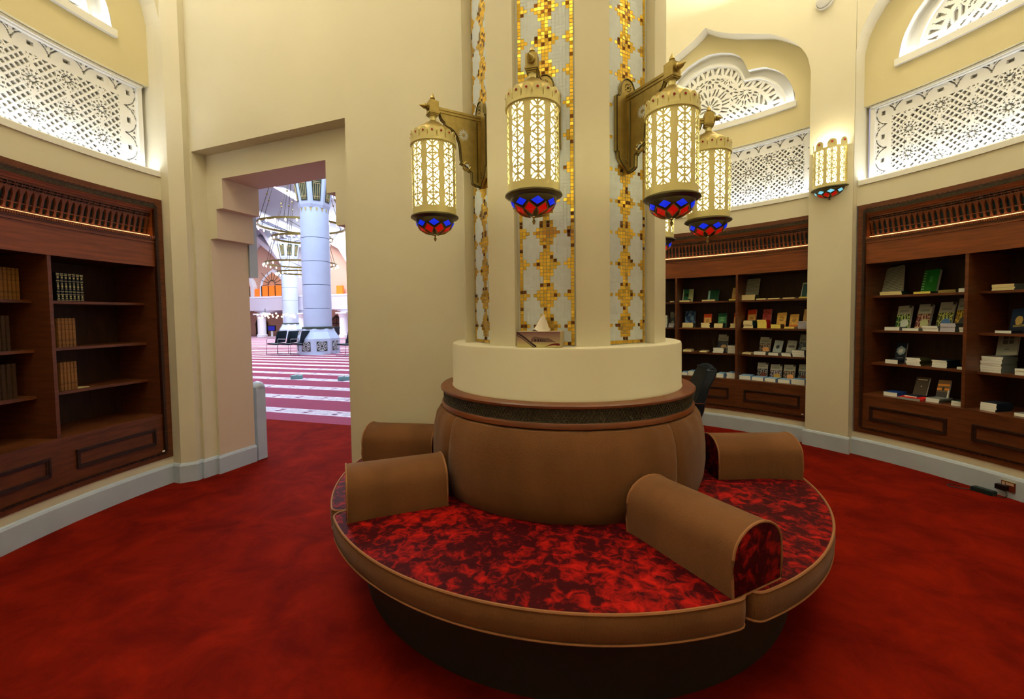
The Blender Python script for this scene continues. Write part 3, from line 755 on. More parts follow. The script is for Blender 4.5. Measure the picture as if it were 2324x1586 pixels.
def lantern():
    t = bpy.data.objects.new('bracket_lantern', None); COL.objects.link(t)
    OX, OZ = .54, 2.10
    M = Matrix.Translation((.82 - OX, 0, -OZ)); I = Matrix.Translation((-OX, 0, -OZ))
    def fin(m, name, mt, smooth=True, Mx=M, parent=t):
        m.v = [tuple(Mx @ Vector(v)) for v in m.v]; return m.build(name, mt, parent, smooth)
    m = MB(); pierced(m, .112, 0, 360, 8, 26, 1.915, 2.300, 0, .064, 1.951, 2.272, .72, 112); cage = fin(m, 'pierced_cage', brass_l, False)
    m = MB(); m.lathe([(.099, 1.925), (.099, 2.292)], 32); fin(m, 'diffuser', lamp_glow)
    # scalloped crown
    m = MB(); md = MB(); RC = .1165
    for k in range(16):
        a = 360 * k / 16; w = 22.5 * .44; pts = [(-w, 2.285), (w, 2.285), (w, 2.318)] + [(w * cos(q), 2.318 + .020 * sin(q)) for q in [pi * j / 6 for j in range(1, 6)]] + [(-w, 2.318)]
        vs = [P3(RC, a + x, z) for x, z in pts] + [P3(RC - .004, a + x, z) for x, z in pts]; K = len(pts)
        m.add(vs, [tuple(range(K)), tuple(range(2 * K - 1, K - 1, -1))] + [(j, (j + 1) % K, (j + 1) % K + K, j + K) for j in range(K)])
        ds = [P3(RC + .002, a + 2.6 * cos(q), 2.318 + .0055 * sin(q)) for q in [2 * pi * j / 8 for j in range(8)]] + [P3(RC + .004, a, 2.318)]
        md.add(ds, [(j, (j + 1) % 8, 8) for j in range(8)])
    m.sweep([(.1125, 2.275), (RC + .002, 2.275), (RC + .002, 2.288), (.1125, 2.288)], 0, 360, 48)
    cr = fin(m, 'scalloped_crown', brass_l); fin(md, 'red_studs', red_dot, True, M, cr)
    m = MB(); m.lathe([(.105, 2.30), (.104, 2.325), (.098, 2.345), (.082, 2.362), (.060, 2.372), (.056, 2.378), (.040, 2.392), (.022, 2.402), (.019, 2.406)], 40); fin(m, 'cap_dome', brass)
    m = MB(); m.lathe([(.017, 2.395), (.0165, 2.437)], 20); fin(m, 'stem', brass_l)
    m = MB()
    for w, z0, z1 in ((.019, 2.428, 2.434), (.024, 2.434, 2.440), (.028, 2.440, 2.447), (.025, 2.449, 2.502), (.019, 2.502, 2.508), (.012, 2.508, 2.512)): m.box(-w, w, -w, w, z0, z1)
    fin(m, 'head_block', brass, False)
    fp = [(.0135, 0), (.0145, .004), (.009, .007), (.0125, .011), (.0105, .018), (.006, .027), (.0035, .031), (.001, .038)]
    m = MB(); m.lathe([(r, 2.511 + z) for r, z in fp], 16); fin(m, 'finial', brass)
    Rx = Matrix.Translation((.024, 0, 2.475)) @ Matrix.Rotation(pi / 2, 4, 'Y')
    m = MB(); m.lathe([(.019, 0), (.019, .005)] + [(r * 1.15, .005 + z * 1.15) for r, z in fp], 16, Rx); fin(m, 'side_finial', brass)
    # bowl
    m = MB(); m.lathe([(.085, 1.925), (.112, 1.922), (.1225, 1.917), (.1235, 1.911), (.117, 1.906), (.098, 1.900)], 48); fin(m, 'rim', brass_d)
    prof = [(.100 * cos(q), 1.905 - .078 * sin(q)) for q in [pi / 2 * j / 12 for j in range(12)]] + [(.006, 1.826)]
    m = MB(); m.lathe(prof, 40); bowl = fin(m, 'bowl', brass_d)
    m1, m2, m3 = MB(), MB(), MB(); dome_panes(m1, m2, m3, .100, 1.905, .078, 0, 360, 8, Matrix())
    fin(m1, 'blue_panes', blue_g, False, M, bowl); fin(m2, 'red_panes', red_g, False, M, bowl); fin(m3, 'leading', brass, True, M, bowl)
    m = MB(); m.lathe([(.001, 1.829), (.008, 1.824), (.004, 1.818), (.0035, 1.812), (.0075, 1.806), (.006, 1.799), (.001, 1.790)], 12); fin(m, 'bottom_drop', brass)
    # bracket arm and web
    m = MB(); m.box(.545, .797, -.0135, .0135, 2.468, 2.480); m.box(.545, .80, -.010, .010, 2.455, 2.468); fin(m, 'arm', brass, False, I)
    cv = [(.70 - .0 + .085 * cos(q) * 0, 0) for q in ()]
    web = [(.552, 2.455), (.785, 2.455), (.782, 2.438), (.772, 2.420), (.758, 2.412), (.757, 2.396), (.742, 2.390)]
    web += [(.742 - .072 * sin(q), 2.272 + .118 * cos(q)) for q in [pi / 2 * j / 7 for j in range(1, 8)]]
    web += [(.668, 2.236), (.662, 2.226), (.672, 2.214), (.650, 2.206), (.632, 2.196), (.622, 2.180), (.606, 2.176), (.604, 2.120), (.594, 2.112), (.574, 2.106), (.552, 2.104)]
    m = MB(); m.prism([(x, z) for x, z in web], -.006, .006); wb = fin(m, 'web', brass, False, I)
    m = MB()
    ed = web[1:] ; m.tube([(x, -.009, z) for x, z in ed], .0035, 5); m.tube([(x, .009, z) for x, z in ed], .0035, 5); m.tube([(.572, -.009, 2.445), (.572, -.009, 2.125)], .003, 5); m.tube([(.572, .009, 2.445), (.572, .009, 2.125)], .003, 5)
    fin(m, 'web_edging', brass_d, True, I, wb)
    for nm, mt_, c, r in (('rosette', pearl, (.652, 2.365), .030), ('eyelet', pearl, (.634, 2.205), .013)):
        m = MB(); d = MB()
        for s in (-1, 1):
            Mx = Matrix.Translation((c[0], s * .0065, c[1])) @ Matrix.Rotation(pi / 2, 4, 'X')
            if nm == 'rosette':  # pale petals paint the lit background showing through the cut-outs
                for k in range(16):
                    a = 2 * pi * k / 16; b = a + .25; e = a + .42
                    m.add([Mx @ Vector(v) for v in ((.007 * cos(a), .007 * sin(a), 0), (.018 * cos(b - .05), .018 * sin(b - .05), 0), (r * cos(b + .1), r * sin(b + .1), 0), (r * cos(e), r * sin(e), 0), (.018 * cos(b + .22), .018 * sin(b + .22), 0))], ((0, 1, 2, 3, 4),))
            else:
                m.add([Mx @ Vector((r * cos(2 * pi * k / 14), r * sin(2 * pi * k / 14), 0)) for k in range(14)], (tuple(range(14)),))
                d.tube([Mx @ Vector(((r + .006) * cos(2 * pi * k / 16), (r + .006) * sin(2 * pi * k / 16), 0)) for k in range(16)], .006, 6, closed=True)
        fin(m, nm, mt_, False, I, wb)
        if d.v: fin(d, 'eyelet_ring', brass, True, I, wb)
    # back plate against the pillar
    def plate(k): return [(-.066 * k, 2.200), (-.078 * k, 2.202), (-.078 * k, 2.470), (-.062 * k, 2.472), (-.050 * k, 2.485)] + [(-.050 * k * cos(q), 2.50 + .066 * sin(q) * k) for q in [pi * j / 10 for j in range(11)]] + [(.050 * k, 2.485), (.062 * k, 2.472), (.078 * k, 2.470), (.078 * k, 2.202), (.066 * k, 2.200), (.064 * k, 2.170), (.045 * k, 2.145), (.020 * k, 2.125), (0, 2.098), (-.020 * k, 2.125), (-.045 * k, 2.145), (-.064 * k, 2.170)]
    R9 = Matrix.Rotation(pi / 2, 4, 'Z')
    m = MB(); m.prism(plate(1), -.552, -.536, R9); pl = fin(m, 'back_plate', brass, False, I)
    m = MB(); p = [R9 @ Vector((x, -.553, z)) for x, z in plate(.93)]; m.tube(p, .0035, 5, closed=True); fin(m, 'plate_edging', brass_d, True, I, pl)
    m = MB()
    for z in (2.52, 2.165):
        for k in range(10):
            a = 2 * pi * k / 10; m.sphere((.554, .018 * cos(a), z + .018 * sin(a)), .0028, 6, 4)
        m.sphere((.554, 0, z), .006, 8, 6)
    fin(m, 'plate_studs', brass_d, True, I, pl)
    return t
lt = lantern()
LL = ['bracket lantern at the left edge of the pillar, beside the door wall', 'bracket lantern on the pillar front, above the tissue box', 'bracket lantern on the right front of the pillar, its wide bracket plate showing', 'bracket lantern on the right rear side of the pillar, partly behind another', 'bracket lantern mostly hidden behind the right edge of the pillar']
for i, k in enumerate((-1, 0, 1, 2, 3)):
    o = lt if i == 0 else copy_tree(lt); a = PH + 45 * k
    o.location = pol(.54, a, 2.10); o.rotation_euler.z = rad(a); tag(o, LL[i], 'lantern', 'brass lanterns on the pillar')
# half-round sconce on the pier
sc_ = thing('wall_sconce', 'half-round brass wall lantern on the pier between the bookcases', 'sconce', pol(R0, 37.7, 2.62), 37.7 + 180)
m = MB(); pierced(m, .148, -88, 88, 4, 30, 0, .385, 0, .068, .03, .37, .74, 104); m.v = [(x * .72, y, z) for x, y, z in m.v]; m.build('pierced_cage', brass_l, sc_)
m = MB(); md = MB()
for k in range(4):
    a = -66 + 44 * k; w = 44 * .36; RC = .150
    pts = [(-w, .38), (w, .38), (w, .412)] + [(w * cos(q), .412 + .042 * sin(q)) for q in [pi * j / 8 for j in range(1, 8)]] + [(-w, .412)]
    vs = [P3(RC, a + x, z) for x, z in pts] + [P3(RC - .004, a + x, z) for x, z in pts]; K = len(pts)
    m.add(vs, [tuple(range(K)), tuple(range(2 * K - 1, K - 1, -1))] + [(j, (j + 1) % K, (j + 1) % K + K, j + K) for j in range(K)])
    md.add([P3(RC + .003, a + 4.2 * cos(q), .425 + .010 * sin(q)) for q in [2 * pi * j / 10 for j in range(10)]], (tuple(range(10)),))
for mm in (m, md): mm.v = [(x * .72, y, z) for x, y, z in mm.v]
cr = m.build('scalloped_crown', brass_l, sc_); md.build('red_studs', mat('red_stud_lit', (190, 30, 20), .3), cr)
m = MB(); m.sweep([(.135, 0), (.16, .003), (.163, -.006), (.135, -.014)], -88, 88, 30); m.v = [(x * .72, y, z) for x, y, z in m.v]; m.build('rim', brass_d, sc_, True)
m = MB(); m.sweep([(.132 * cos(q), -.008 - .085 * sin(q)) for q in [pi / 2 * j / 9 for j in range(10)]], -88, 88, 30, close=False); m.v = [(x * .72, y, z) for x, y, z in m.v]; bo = m.build('bowl', brass_d, sc_, True)
m1, m2, m3 = MB(), MB(), MB(); dome_panes(m1, m2, m3, .132, -.008, .085, -84, 84, 4, Matrix.Scale(.72, 4, (1, 0, 0)))
m1.build('blue_panes', cyan_g, bo); m2.build('red_panes', red_g, bo); m3.build('leading', brass, bo, True)
m = MB(); m.sphere((.006, 0, -.105), .009, 10, 8); m.build('bottom_drop', brass_d, sc_, True)
m = MB(); m.sweep([(.128, .01), (.128, .37)], -86, 86, 24, close=False); m.v = [(x * .70, y, z) for x, y, z in m.v]; m.build('diffuser', lamp_glow, sc_, True)
m = MB(); m.box(-.006, .004, -.145, .145, -.01, .39); m.build('back_plate', brass, sc_)
l = bpy.data.lights.new('sconce_bulb', 'POINT'); l.energy = 5; l.color = (1, .96, .75); l.shadow_soft_size = .04
lo = bpy.data.objects.new('sconce_bulb', l); lo.parent = sc_; lo.location = (.05, 0, .40); COL.objects.link(lo)

# ================================================================== BOOKS
def cover(style):
    nm = 'cover_' + style
    if nm in MATS: return MATS[nm]
    m = bpy.data.materials.new(nm); m.use_nodes = True; MATS[nm] = m; nt = m.node_tree; b = nt.nodes['Principled BSDF']; b.inputs['Roughness'].default_value = .4
    N, L = nt.nodes.new, nt.links.new
    uv = N('ShaderNodeUVMap'); sp = N('ShaderNodeSeparateXYZ'); L(uv.outputs[0], sp.inputs[0]); X, Y = sp.outputs[0], sp.outputs[1]
    def C(c): v = N('ShaderNodeRGB'); v.outputs[0].default_value = s2l(c) + (1,); return v.outputs[0]
    def mix(f, a, c):
        x = N('ShaderNodeMix'); x.data_type = 'RGBA'; L(f, x.inputs[0]); L(a, x.inputs[6]); L(c, x.inputs[7]); return x.outputs[2]
    def math_(op, a, v=None, v2=None):
        x = N('ShaderNodeMath'); x.operation = op
        for i, q in enumerate((a, v, v2)):
            if q is None: continue
            if isinstance(q, (int, float)): x.inputs[i].default_value = q
            else: L(q, x.inputs[i])
        return x.outputs[0]
    gt = lambda a, v: math_('GREATER_THAN', a, v)
    lt_ = lambda a, v: math_('LESS_THAN', a, v)
    AND = lambda a, c: math_('MULTIPLY', a, c)
    def box(x0, x1, y0, y1): return AND(AND(gt(X, x0), lt_(X, x1)), AND(gt(Y, y0), lt_(Y, y1)))
    def blob(cx, cy, rx, ry):
        dx = math_('DIVIDE', math_('SUBTRACT', X, cx), rx); dy = math_('DIVIDE', math_('SUBTRACT', Y, cy), ry)
        n = N('ShaderNodeTexNoise'); n.inputs['Scale'].default_value = 7; L(uv.outputs[0], n.inputs[0])
        d = math_('ADD', math_('MULTIPLY', dx, dx), math_('MULTIPLY', dy, dy)); d = math_('ADD', d, math_('MULTIPLY', math_('SUBTRACT', n.outputs[0], .5), 1.6))
        return lt_(d, 1)
    def grad(c0, c1): return mix(Y, C(c0), C(c1))
    def lines(y0, y1, k, x0, x1):    # tiny rules standing in for unreadable print
        w = gt(math_('FRACT', math_('MULTIPLY', Y, k)), .55); return AND(w, box(x0, x1, y0, y1))
    def net(c_line, c_bg, sc=5, th=.07):
        v = N('ShaderNodeTexVoronoi'); v.feature = 'DISTANCE_TO_EDGE'; v.inputs['Scale'].default_value = sc; v.inputs['Randomness'].default_value = .75; L(uv.outputs[0], v.inputs[0])
        return mix(lt_(v.outputs[0], th), C(c_bg), C(c_line))
    st = style
    if st == 'stripe':
        w = N('ShaderNodeTexWave'); w.bands_direction = 'Y'; w.inputs['Scale'].default_value = 5.5; w.inputs['Distortion'].default_value = 2.4; w.inputs['Detail'].default_value = 2; L(uv.outputs[0], w.inputs[0])
        out = mix(w.outputs[0], C((92, 94, 80)), C((170, 170, 150)))
    elif st == 'greenw':
        out = mix(lines(.04, .96, 9, .02, .20), C((20, 104, 26)), C((120, 170, 110))); out = mix(lines(.45, .75, 22, .45, .65), out, C((80, 150, 80)))
    elif st.startswith('lat_'):
        a, z, bl = {'green': ((176, 196, 120), (28, 78, 36), (190, 200, 196)), 'mag': ((176, 150, 120), (92, 26, 40), (170, 176, 130)), 'blue': ((176, 180, 96), (60, 72, 30), (58, 104, 170)),
                    'gold': ((196, 170, 50), (110, 80, 14), (16, 20, 22)), 'grey': ((120, 130, 136), (30, 40, 46), (170, 176, 172)), 'tan': ((70, 76, 84), (34, 38, 50), (186, 150, 104)),
                    'rust': ((150, 130, 110), (60, 44, 34), (206, 150, 96)), 'dark': ((130, 130, 134), (24, 26, 30), (90, 34, 22)), 'purple': ((160, 150, 156), (54, 40, 60), (160, 130, 50))}[st[4:]]
        out = net(a, z); out = mix(blob(.62, .26, .30, .17), out, C(bl))
        out = mix(gt(Y, .63), out, C((158, 160, 148))); out = mix(lines(.72, .80, 24, .15, .8), out, C((90, 92, 88)))
        out = mix(box(.80, 1, .9, 1), out, C((60, 60, 56)))
    elif st == 'burst':
        out = grad((8, 14, 34), (16, 34, 56)); out = mix(blob(.5, .62, .40, .22), out, C((150, 170, 180))); out = mix(blob(.5, .60, .2, .1), out, C((225, 235, 235))); out = mix(lines(.2, .26, 20, .2, .8), out, C((130, 140, 140)))
    elif st == 'night':
        out = grad((6, 12, 30), (34, 56, 90)); out = mix(blob(.42, .5, .2, .2), out, C((190, 160, 90))); out = mix(lines(.22, .30, 20, .15, .75), out, C((200, 180, 90)))
    elif st == 'brown': out = mix(box(.15, .85, .86, .90), C((52, 40, 28)), C((190, 180, 160))); out = mix(blob(.5, .56, .04, .03), out, C((210, 205, 190)))
    elif st == 'sunset': out = grad((70, 60, 50), (120, 84, 40)); out = mix(AND(box(0, 1, .45, .85), lines(0, 1, 5, 0, 1)), out, C((206, 130, 40))); out = mix(lt_(Y, .42), out, C((48, 46, 46))); out = mix(blob(.5, .58, .10, .10), out, C((30, 20, 12))); out = mix(box(.9, 1, 0, .5), out, C((190, 194, 190)))
    elif st == 'squares':
        out = C((150, 154, 144)); q = AND(gt(math_('FRACT', math_('MULTIPLY', math_('SUBTRACT', X, .22), 3.4)), .14), gt(math_('FRACT', math_('MULTIPLY', math_('SUBTRACT', Y, .42), 5.2)), .18))
        out = mix(AND(q, box(.24, .78, .44, .80)), out, C((74, 78, 76))); out = mix(lines(.2, .3, 16, .38, .62), out, C((70, 70, 70)))
    elif st in ('orange', 'orangecream', 'ochre', 'red', 'green', 'blue', 'dkgreen', 'greenhalf', 'tealframe', 'whiteblot', 'whitegrey'):
        if st == 'orange': out = mix(box(.08, .92, .26, .72), C((200, 66, 16)), C((206, 160, 84))); out = mix(lines(.36, .62, 12, .3, .7), out, C((150, 80, 30)))
        elif st == 'orangecream': out = mix(lt_(Y, .22), C((196, 160, 96)), C((200, 110, 40))); out = mix(lines(.5, .7, 12, .3, .7), out, C((160, 120, 70)))
        elif st == 'ochre': out = net((214, 178, 84), (196, 140, 60), 6, .10); out = mix(lt_(Y, .22), out, C((196, 96, 24))); out = mix(lines(.45, .7, 12, .3, .7), out, C((120, 70, 30)))
        elif st == 'red': out = net((170, 70, 66), (132, 30, 34), 7, .08); out = mix(lt_(Y, .35), out, C((96, 20, 24)))
        elif st == 'green': out = mix(box(.06, .94, .32, .76), C((12, 84, 50)), C((60, 140, 84))); out = mix(lines(.4, .7, 10, .3, .7), out, C((150, 196, 140)))
        elif st == 'blue':
            n = N('ShaderNodeTexNoise'); n.inputs['Scale'].default_value = 3; L(uv.outputs[0], n.inputs[0]); out = mix(gt(n.outputs[0], .5), C((24, 52, 96)), C((88, 122, 162)))
        elif st == 'dkgreen': out = grad((14, 84, 60), (10, 66, 40)); out = mix(box(.02, .2, .1, .95), out, C((150, 196, 200)))  # pale strip is a sheen painted onto the cover
        elif st == 'greenhalf': out = mix(gt(X, .58), C((36, 110, 76)), C((170, 176, 130))); out = mix(blob(.68, .14, .14, .08), out, C((30, 34, 30))); out = mix(blob(.4, .55, .16, .14), out, C((14, 44, 34))); out = mix(lt_(X, .1), out, C((200, 204, 190)))
        elif st == 'tealframe': out = mix(box(.14, .86, .1, .9), C((190, 196, 180)), C((56, 98, 100)))
        elif st == 'whiteblot': out = mix(blob(.5, .55, .2, .14), C((150, 164, 168)), C((24, 40, 60)))
        else: out = mix(blob(.5, .6, .4, .09), C((168, 170, 164)), C((84, 84, 84)))
    gn = N('ShaderNodeHueSaturation'); gn.inputs['Value'].default_value = 1.45; gn.inputs['Saturation'].default_value = 1.0; L(out, gn.inputs['Color']); L(gn.outputs[0], b.inputs['Base Color']); return m
pages = mat('page_edges', (214, 208, 190), .8, noise=.06, nscale=60, stretch=(1, 1, 12))
PG = {'cream': mat('cream_pages', (250, 233, 175), .8), 'yellow': mat('yellow_pages', (250, 231, 117), .8), 'white': mat('white_pages', (242, 244, 237), .8), 'olive': mat('olive_pages', (152, 135, 80), .8), 'lav': mat('lavender_pages', (205, 203, 217), .8), 'grey': mat('grey_pages', (149, 156, 149), .8)}
CVR = {k: mat('board_' + k, c, .45) for k, c in {'dkgreen': (31, 61, 45), 'olive': (82, 82, 50), 'black': (24, 29, 29), 'grey': (119, 126, 126), 'teal': (40, 77, 77), 'navy': (22, 36, 54), 'blue': (29, 66, 135), 'red': (210, 22, 24), 'cream': (233, 214, 168), 'brown': (96, 63, 36), 'lav': (145, 142, 161), 'skyblue': (133, 180, 226)}.items()}
BOOKS = [
('right', 'left', 'S1', 'st', 31.52, 0.171, 0.268, 'stripe', 9, 0),
('right', 'left', 'S1', 'st', 27.34, 0.115, 0.219, 'greenw', 3, 0),
('right', 'left', 'S1', 'fl', 30.9, 0.173, 0.033, 'cream/dkgreen', 2, 0),
('right', 'left', 'S1', 'fl', 27.06, 0.122, 0.02, 'yellow/dkgreen', 1, 0),
('right', 'left', 'S1', 'fl', 24.29, 0.12, 0.026, 'olive/olive', 2, 0),
('right', 'left', 'S1', 'fl', 22.62, 0.061, 0.033, 'white/black', 1, 0),
('right', 'left', 'S2', 'st', 30.27, 0.106, 0.228, 'lat_green', 4, 0),
('right', 'left', 'S2', 'st', 28.0, 0.101, 0.24, 'lat_mag', 2, 0),
('right', 'left', 'S2', 'st', 25.64, 0.108, 0.255, 'lat_blue', 2, 0),
('right', 'left', 'S2', 'st', 23.79, 0.089, 0.286, 'lat_gold', 4, 0),
('right', 'left', 'S2', 'fl', 30.59, 0.114, 0.033, 'white/grey', 1, 0),
('right', 'left', 'S2', 'fl', 28.37, 0.122, 0.024, 'white/grey', 1, 0),
('right', 'left', 'S2', 'fl', 26.09, 0.113, 0.047, 'white/grey', 3, 0),
('right', 'left', 'S2', 'fl', 24.1, 0.105, 0.072, 'lav/grey', 5, 0),
('right', 'left', 'S2', 'fl', 22.51, 0.041, 0.041, 'white/teal', 2, 0),
('right', 'left', 'S3', 'st', 30.45, 0.083, 0.185, 'burst', 4, 0),
('right', 'left', 'S3', 'fl', 30.56, 0.097, 0.038, 'white/navy', 1, 0),
('right', 'left', 'S3', 'fl', 27.92, 0.105, 0.069, 'white/olive', 5, 0),
('right', 'left', 'S3', 'fl', 24.92, 0.105, 0.065, 'white/navy', 5, 0),
('right', 'left', 'S3', 'fl', 22.61, 0.041, 0.022, 'white/teal', 1, 0),
('right', 'left', 'B', 'fl', 29.85, 0.103, 0.037, 'white/blue', 1, 0),
('right', 'left', 'B', 'st', 27.35, 0.097, 0.181, 'brown', 1, 0),
('right', 'left', 'B', 'st', 24.79, 0.086, 0.175, 'sunset', 4, 0),
('right', 'left', 'B', 'fl', 27.34, 0.095, 0.028, 'white/navy', 1, 0),
('right', 'left', 'B', 'fl', 24.74, 0.093, 0.034, 'white/grey', 2, 0),
('right', 'left', 'B', 'fl', 26.99, 0.168, 0.02, 'grey/red', 1, -0.07),
('right', 'left', 'B', 'fl', 22.04, 0.067, 0.04, 'white/dkgreen', 2, 0),
('right', 'middle', 'S1', 'fl', 18.62, 0.136, 0.048, 'cream/grey', 4, 0),
('right', 'middle', 'S2', 'st', 18.02, 0.117, 0.185, 'night', 8, 0),
('right', 'middle', 'S2', 'fl', 18.44, 0.097, 0.021, 'white/navy', 1, 0),
('right', 'middle', 'S3', 'fl', 19.49, 0.13, 0.127, 'white/grey', 7, 0),
('right', 'middle', 'S3', 'st', 19.11, 0.127, 0.198, 'squares', 8, 0.125),
('right', 'middle', 'S3', 'fl', 16.38, 0.107, 0.05, 'white/grey', 3, 0),
('right', 'middle', 'B', 'fl', 18.71, 0.097, 0.066, 'white/navy', 4, 0),
('right', 'middle', 'B', 'fl', 15.24, 0.106, 0.023, 'white/grey', 1, 0),
('far', 'middle', 'S1', 'st', 63.76, 0.132, 0.172, 'greenhalf', 0, 0),
('far', 'middle', 'S1', 'st', 58.97, 0.131, 0.146, 'dkgreen', 0, 0),
('far', 'middle', 'S1', 'st', 55.07, 0.065, 0.162, 'orangecream', 0, 0),
('far', 'middle', 'S1', 'fl', 64.18, 0.142, 0.023, 'cream/cream', 1, 0),
('far', 'middle', 'S1', 'fl', 59.37, 0.151, 0.022, 'cream/cream', 1, 0),
('far', 'middle', 'S1', 'fl', 54.81, 0.094, 0.022, 'yellow/cream', 1, 0),
('far', 'right', 'S1', 'st', 52.25, 0.151, 0.264, 'stripe', 0, 0),
('far', 'right', 'S1', 'fl', 52.24, 0.159, 0.063, 'cream/olive', 4, 0),
('far', 'right', 'S1', 'fl', 49.92, 0.103, 0.016, 'cream/cream', 1, 0),
('far', 'right', 'S1', 'fl', 47.81, 0.114, 0.015, 'cream/cream', 1, 0),
('far', 'right', 'S1', 'fl', 45.38, 0.119, 0.015, 'cream/cream', 1, 0),
('far', 'right', 'S1', 'st', 43.66, 0.069, 0.18, 'tealframe', 0, 0),
('far', 'right', 'S1', 'fl', 43.12, 0.085, 0.019, 'yellow/cream', 1, 0),
('far', 'middle', 'S2', 'st', 63.27, 0.126, 0.215, 'blue', 2, 0),
('far', 'middle', 'S2', 'st', 59.96, 0.096, 0.171, 'orange', 2, 0),
('far', 'middle', 'S2', 'st', 57.28, 0.103, 0.18, 'green', 2, 0),
('far', 'middle', 'S2', 'st', 54.83, 0.05, 0.184, 'orange', 2, 0),
('far', 'middle', 'S2', 'fl', 63.37, 0.13, 0.063, 'cream/navy', 3, 0),
('far', 'middle', 'S2', 'fl', 59.92, 0.1, 0.062, 'cream/navy', 4, 0),
('far', 'middle', 'S2', 'fl', 57.47, 0.102, 0.055, 'cream/navy', 3, 0),
('far', 'middle', 'S2', 'fl', 54.65, 0.08, 0.054, 'cream/navy', 4, 0),
('far', 'right', 'S2', 'st', 52.15, 0.098, 0.219, 'orange', 2, 0),
('far', 'right', 'S2', 'st', 49.62, 0.094, 0.221, 'red', 2, 0),
('far', 'right', 'S2', 'st', 47.21, 0.096, 0.177, 'ochre', 2, 0),
('far', 'right', 'S2', 'st', 45.21, 0.089, 0.156, 'ochre', 2, 0),
('far', 'right', 'S2', 'st', 43.42, 0.056, 0.214, 'orangecream', 2, 0),
('far', 'right', 'S2', 'fl', 52.11, 0.101, 0.09, 'cream/teal', 5, 0),
('far', 'right', 'S2', 'fl', 49.75, 0.098, 0.099, 'yellow/red', 5, 0),
('far', 'right', 'S2', 'fl', 47.42, 0.1, 0.046, 'yellow/brown', 2, 0),
('far', 'right', 'S2', 'fl', 45.2, 0.097, 0.02, 'yellow/cream', 1, 0),
('far', 'right', 'S2', 'fl', 43.09, 0.098, 0.083, 'lav/lav', 5, 0),
('far', 'left', 'S1', 'fl', 66.46, 0.056, 0.017, 'cream/cream', 1, 0),
('far', 'left', 'S2', 'st', 66.72, 0.051, 0.206, 'lat_grey', 3, 0),
('far', 'left', 'S2', 'fl', 66.58, 0.072, 0.059, 'lav/grey', 2, 0),
('far', 'left', 'S2', 'fl', 67.97, 0.068, 0.165, 'white/grey', 4, 0),
('far', 'middle', 'S3', 'fl', 63.43, 0.098, 0.029, 'cream/cream', 1, 0),
('far', 'middle', 'S3', 'fl', 60.26, 0.085, 0.017, 'cream/cream', 1, 0),
('far', 'middle', 'S3', 'st', 57.21, 0.119, 0.221, 'lat_tan', 0, 0),
('far', 'middle', 'S3', 'fl', 57.44, 0.123, 0.061, 'white/grey', 3, 0),
('far', 'middle', 'S3', 'fl', 54.85, 0.11, 0.098, 'white/grey', 5, 0),
('far', 'right', 'S3', 'fl', 52.32, 0.097, 0.016, 'cream/cream', 1, 0),
('far', 'right', 'S3', 'st', 49.9, 0.119, 0.199, 'lat_rust', 0, 0),
('far', 'right', 'S3', 'st', 47.85, 0.088, 0.162, 'whiteblot', -4, 0),
('far', 'right', 'S3', 'st', 45.67, 0.094, 0.167, 'whitegrey', -2, 0),
('far', 'right', 'S3', 'st', 43.86, 0.087, 0.241, 'lat_grey', 0, 0),
('far', 'right', 'S3', 'fl', 50.07, 0.127, 0.037, 'white/grey', 2, 0),
('far', 'right', 'S3', 'fl', 47.8, 0.101, 0.031, 'white/grey', 1, 0),
('far', 'right', 'S3', 'fl', 45.67, 0.094, 0.035, 'white/grey', 2, 0),
('far', 'right', 'S3', 'fl', 43.71, 0.117, 0.074, 'white/grey', 3, 0),
('far', 'right', 'B', 'st', 49.78, 0.109, 0.19, 'lat_dark', 3, 0),
('far', 'right', 'B', 'st', 47.52, 0.119, 0.18, 'lat_purple', 3, 0),
('far', 'right', 'B', 'st', 45.37, 0.116, 0.186, 'lat_rust', 3, 0),
('far', 'right', 'B', 'st', 43.28, 0.086, 0.202, 'lat_dark', 3, 0),
('far', 'right', 'B', 'fl', 52.08, 0.12, 0.047, 'white/skyblue', 1, 0),
('far', 'right', 'B', 'fl', 49.89, 0.117, 0.041, 'white/skyblue', 1, 0),
('far', 'right', 'B', 'fl', 47.65, 0.109, 0.041, 'white/skyblue', 1, 0),
('far', 'right', 'B', 'fl', 45.43, 0.115, 0.04, 'white/skyblue', 1, 0),
('far', 'right', 'B', 'fl', 43.07, 0.128, 0.058, 'white/skyblue', 1, 0),
('far', 'middle', 'B', 'fl', 63.61, 0.075, 0.034, 'white/skyblue', 1, 0),
('far', 'middle', 'B', 'fl', 62.33, 0.069, 0.057, 'white/skyblue', 1, 0),
('far', 'middle', 'B', 'fl', 56.65, 0.081, 0.049, 'white/skyblue', 2, 0),
('far', 'middle', 'B', 'fl', 54.56, 0.104, 0.065, 'white/skyblue', 3, 0),

]
SHF = {'S1': 1.545, 'S2': 1.21, 'S3': .895, 'B': .60}
SHN = {'S1': 'top shelf', 'S2': 'second shelf', 'S3': 'third shelf', 'B': 'lowest shelf'}
ORD = ['leftmost', 'second from left', 'third from left', 'fourth from left', 'fifth from left', 'sixth from left', 'seventh from left']
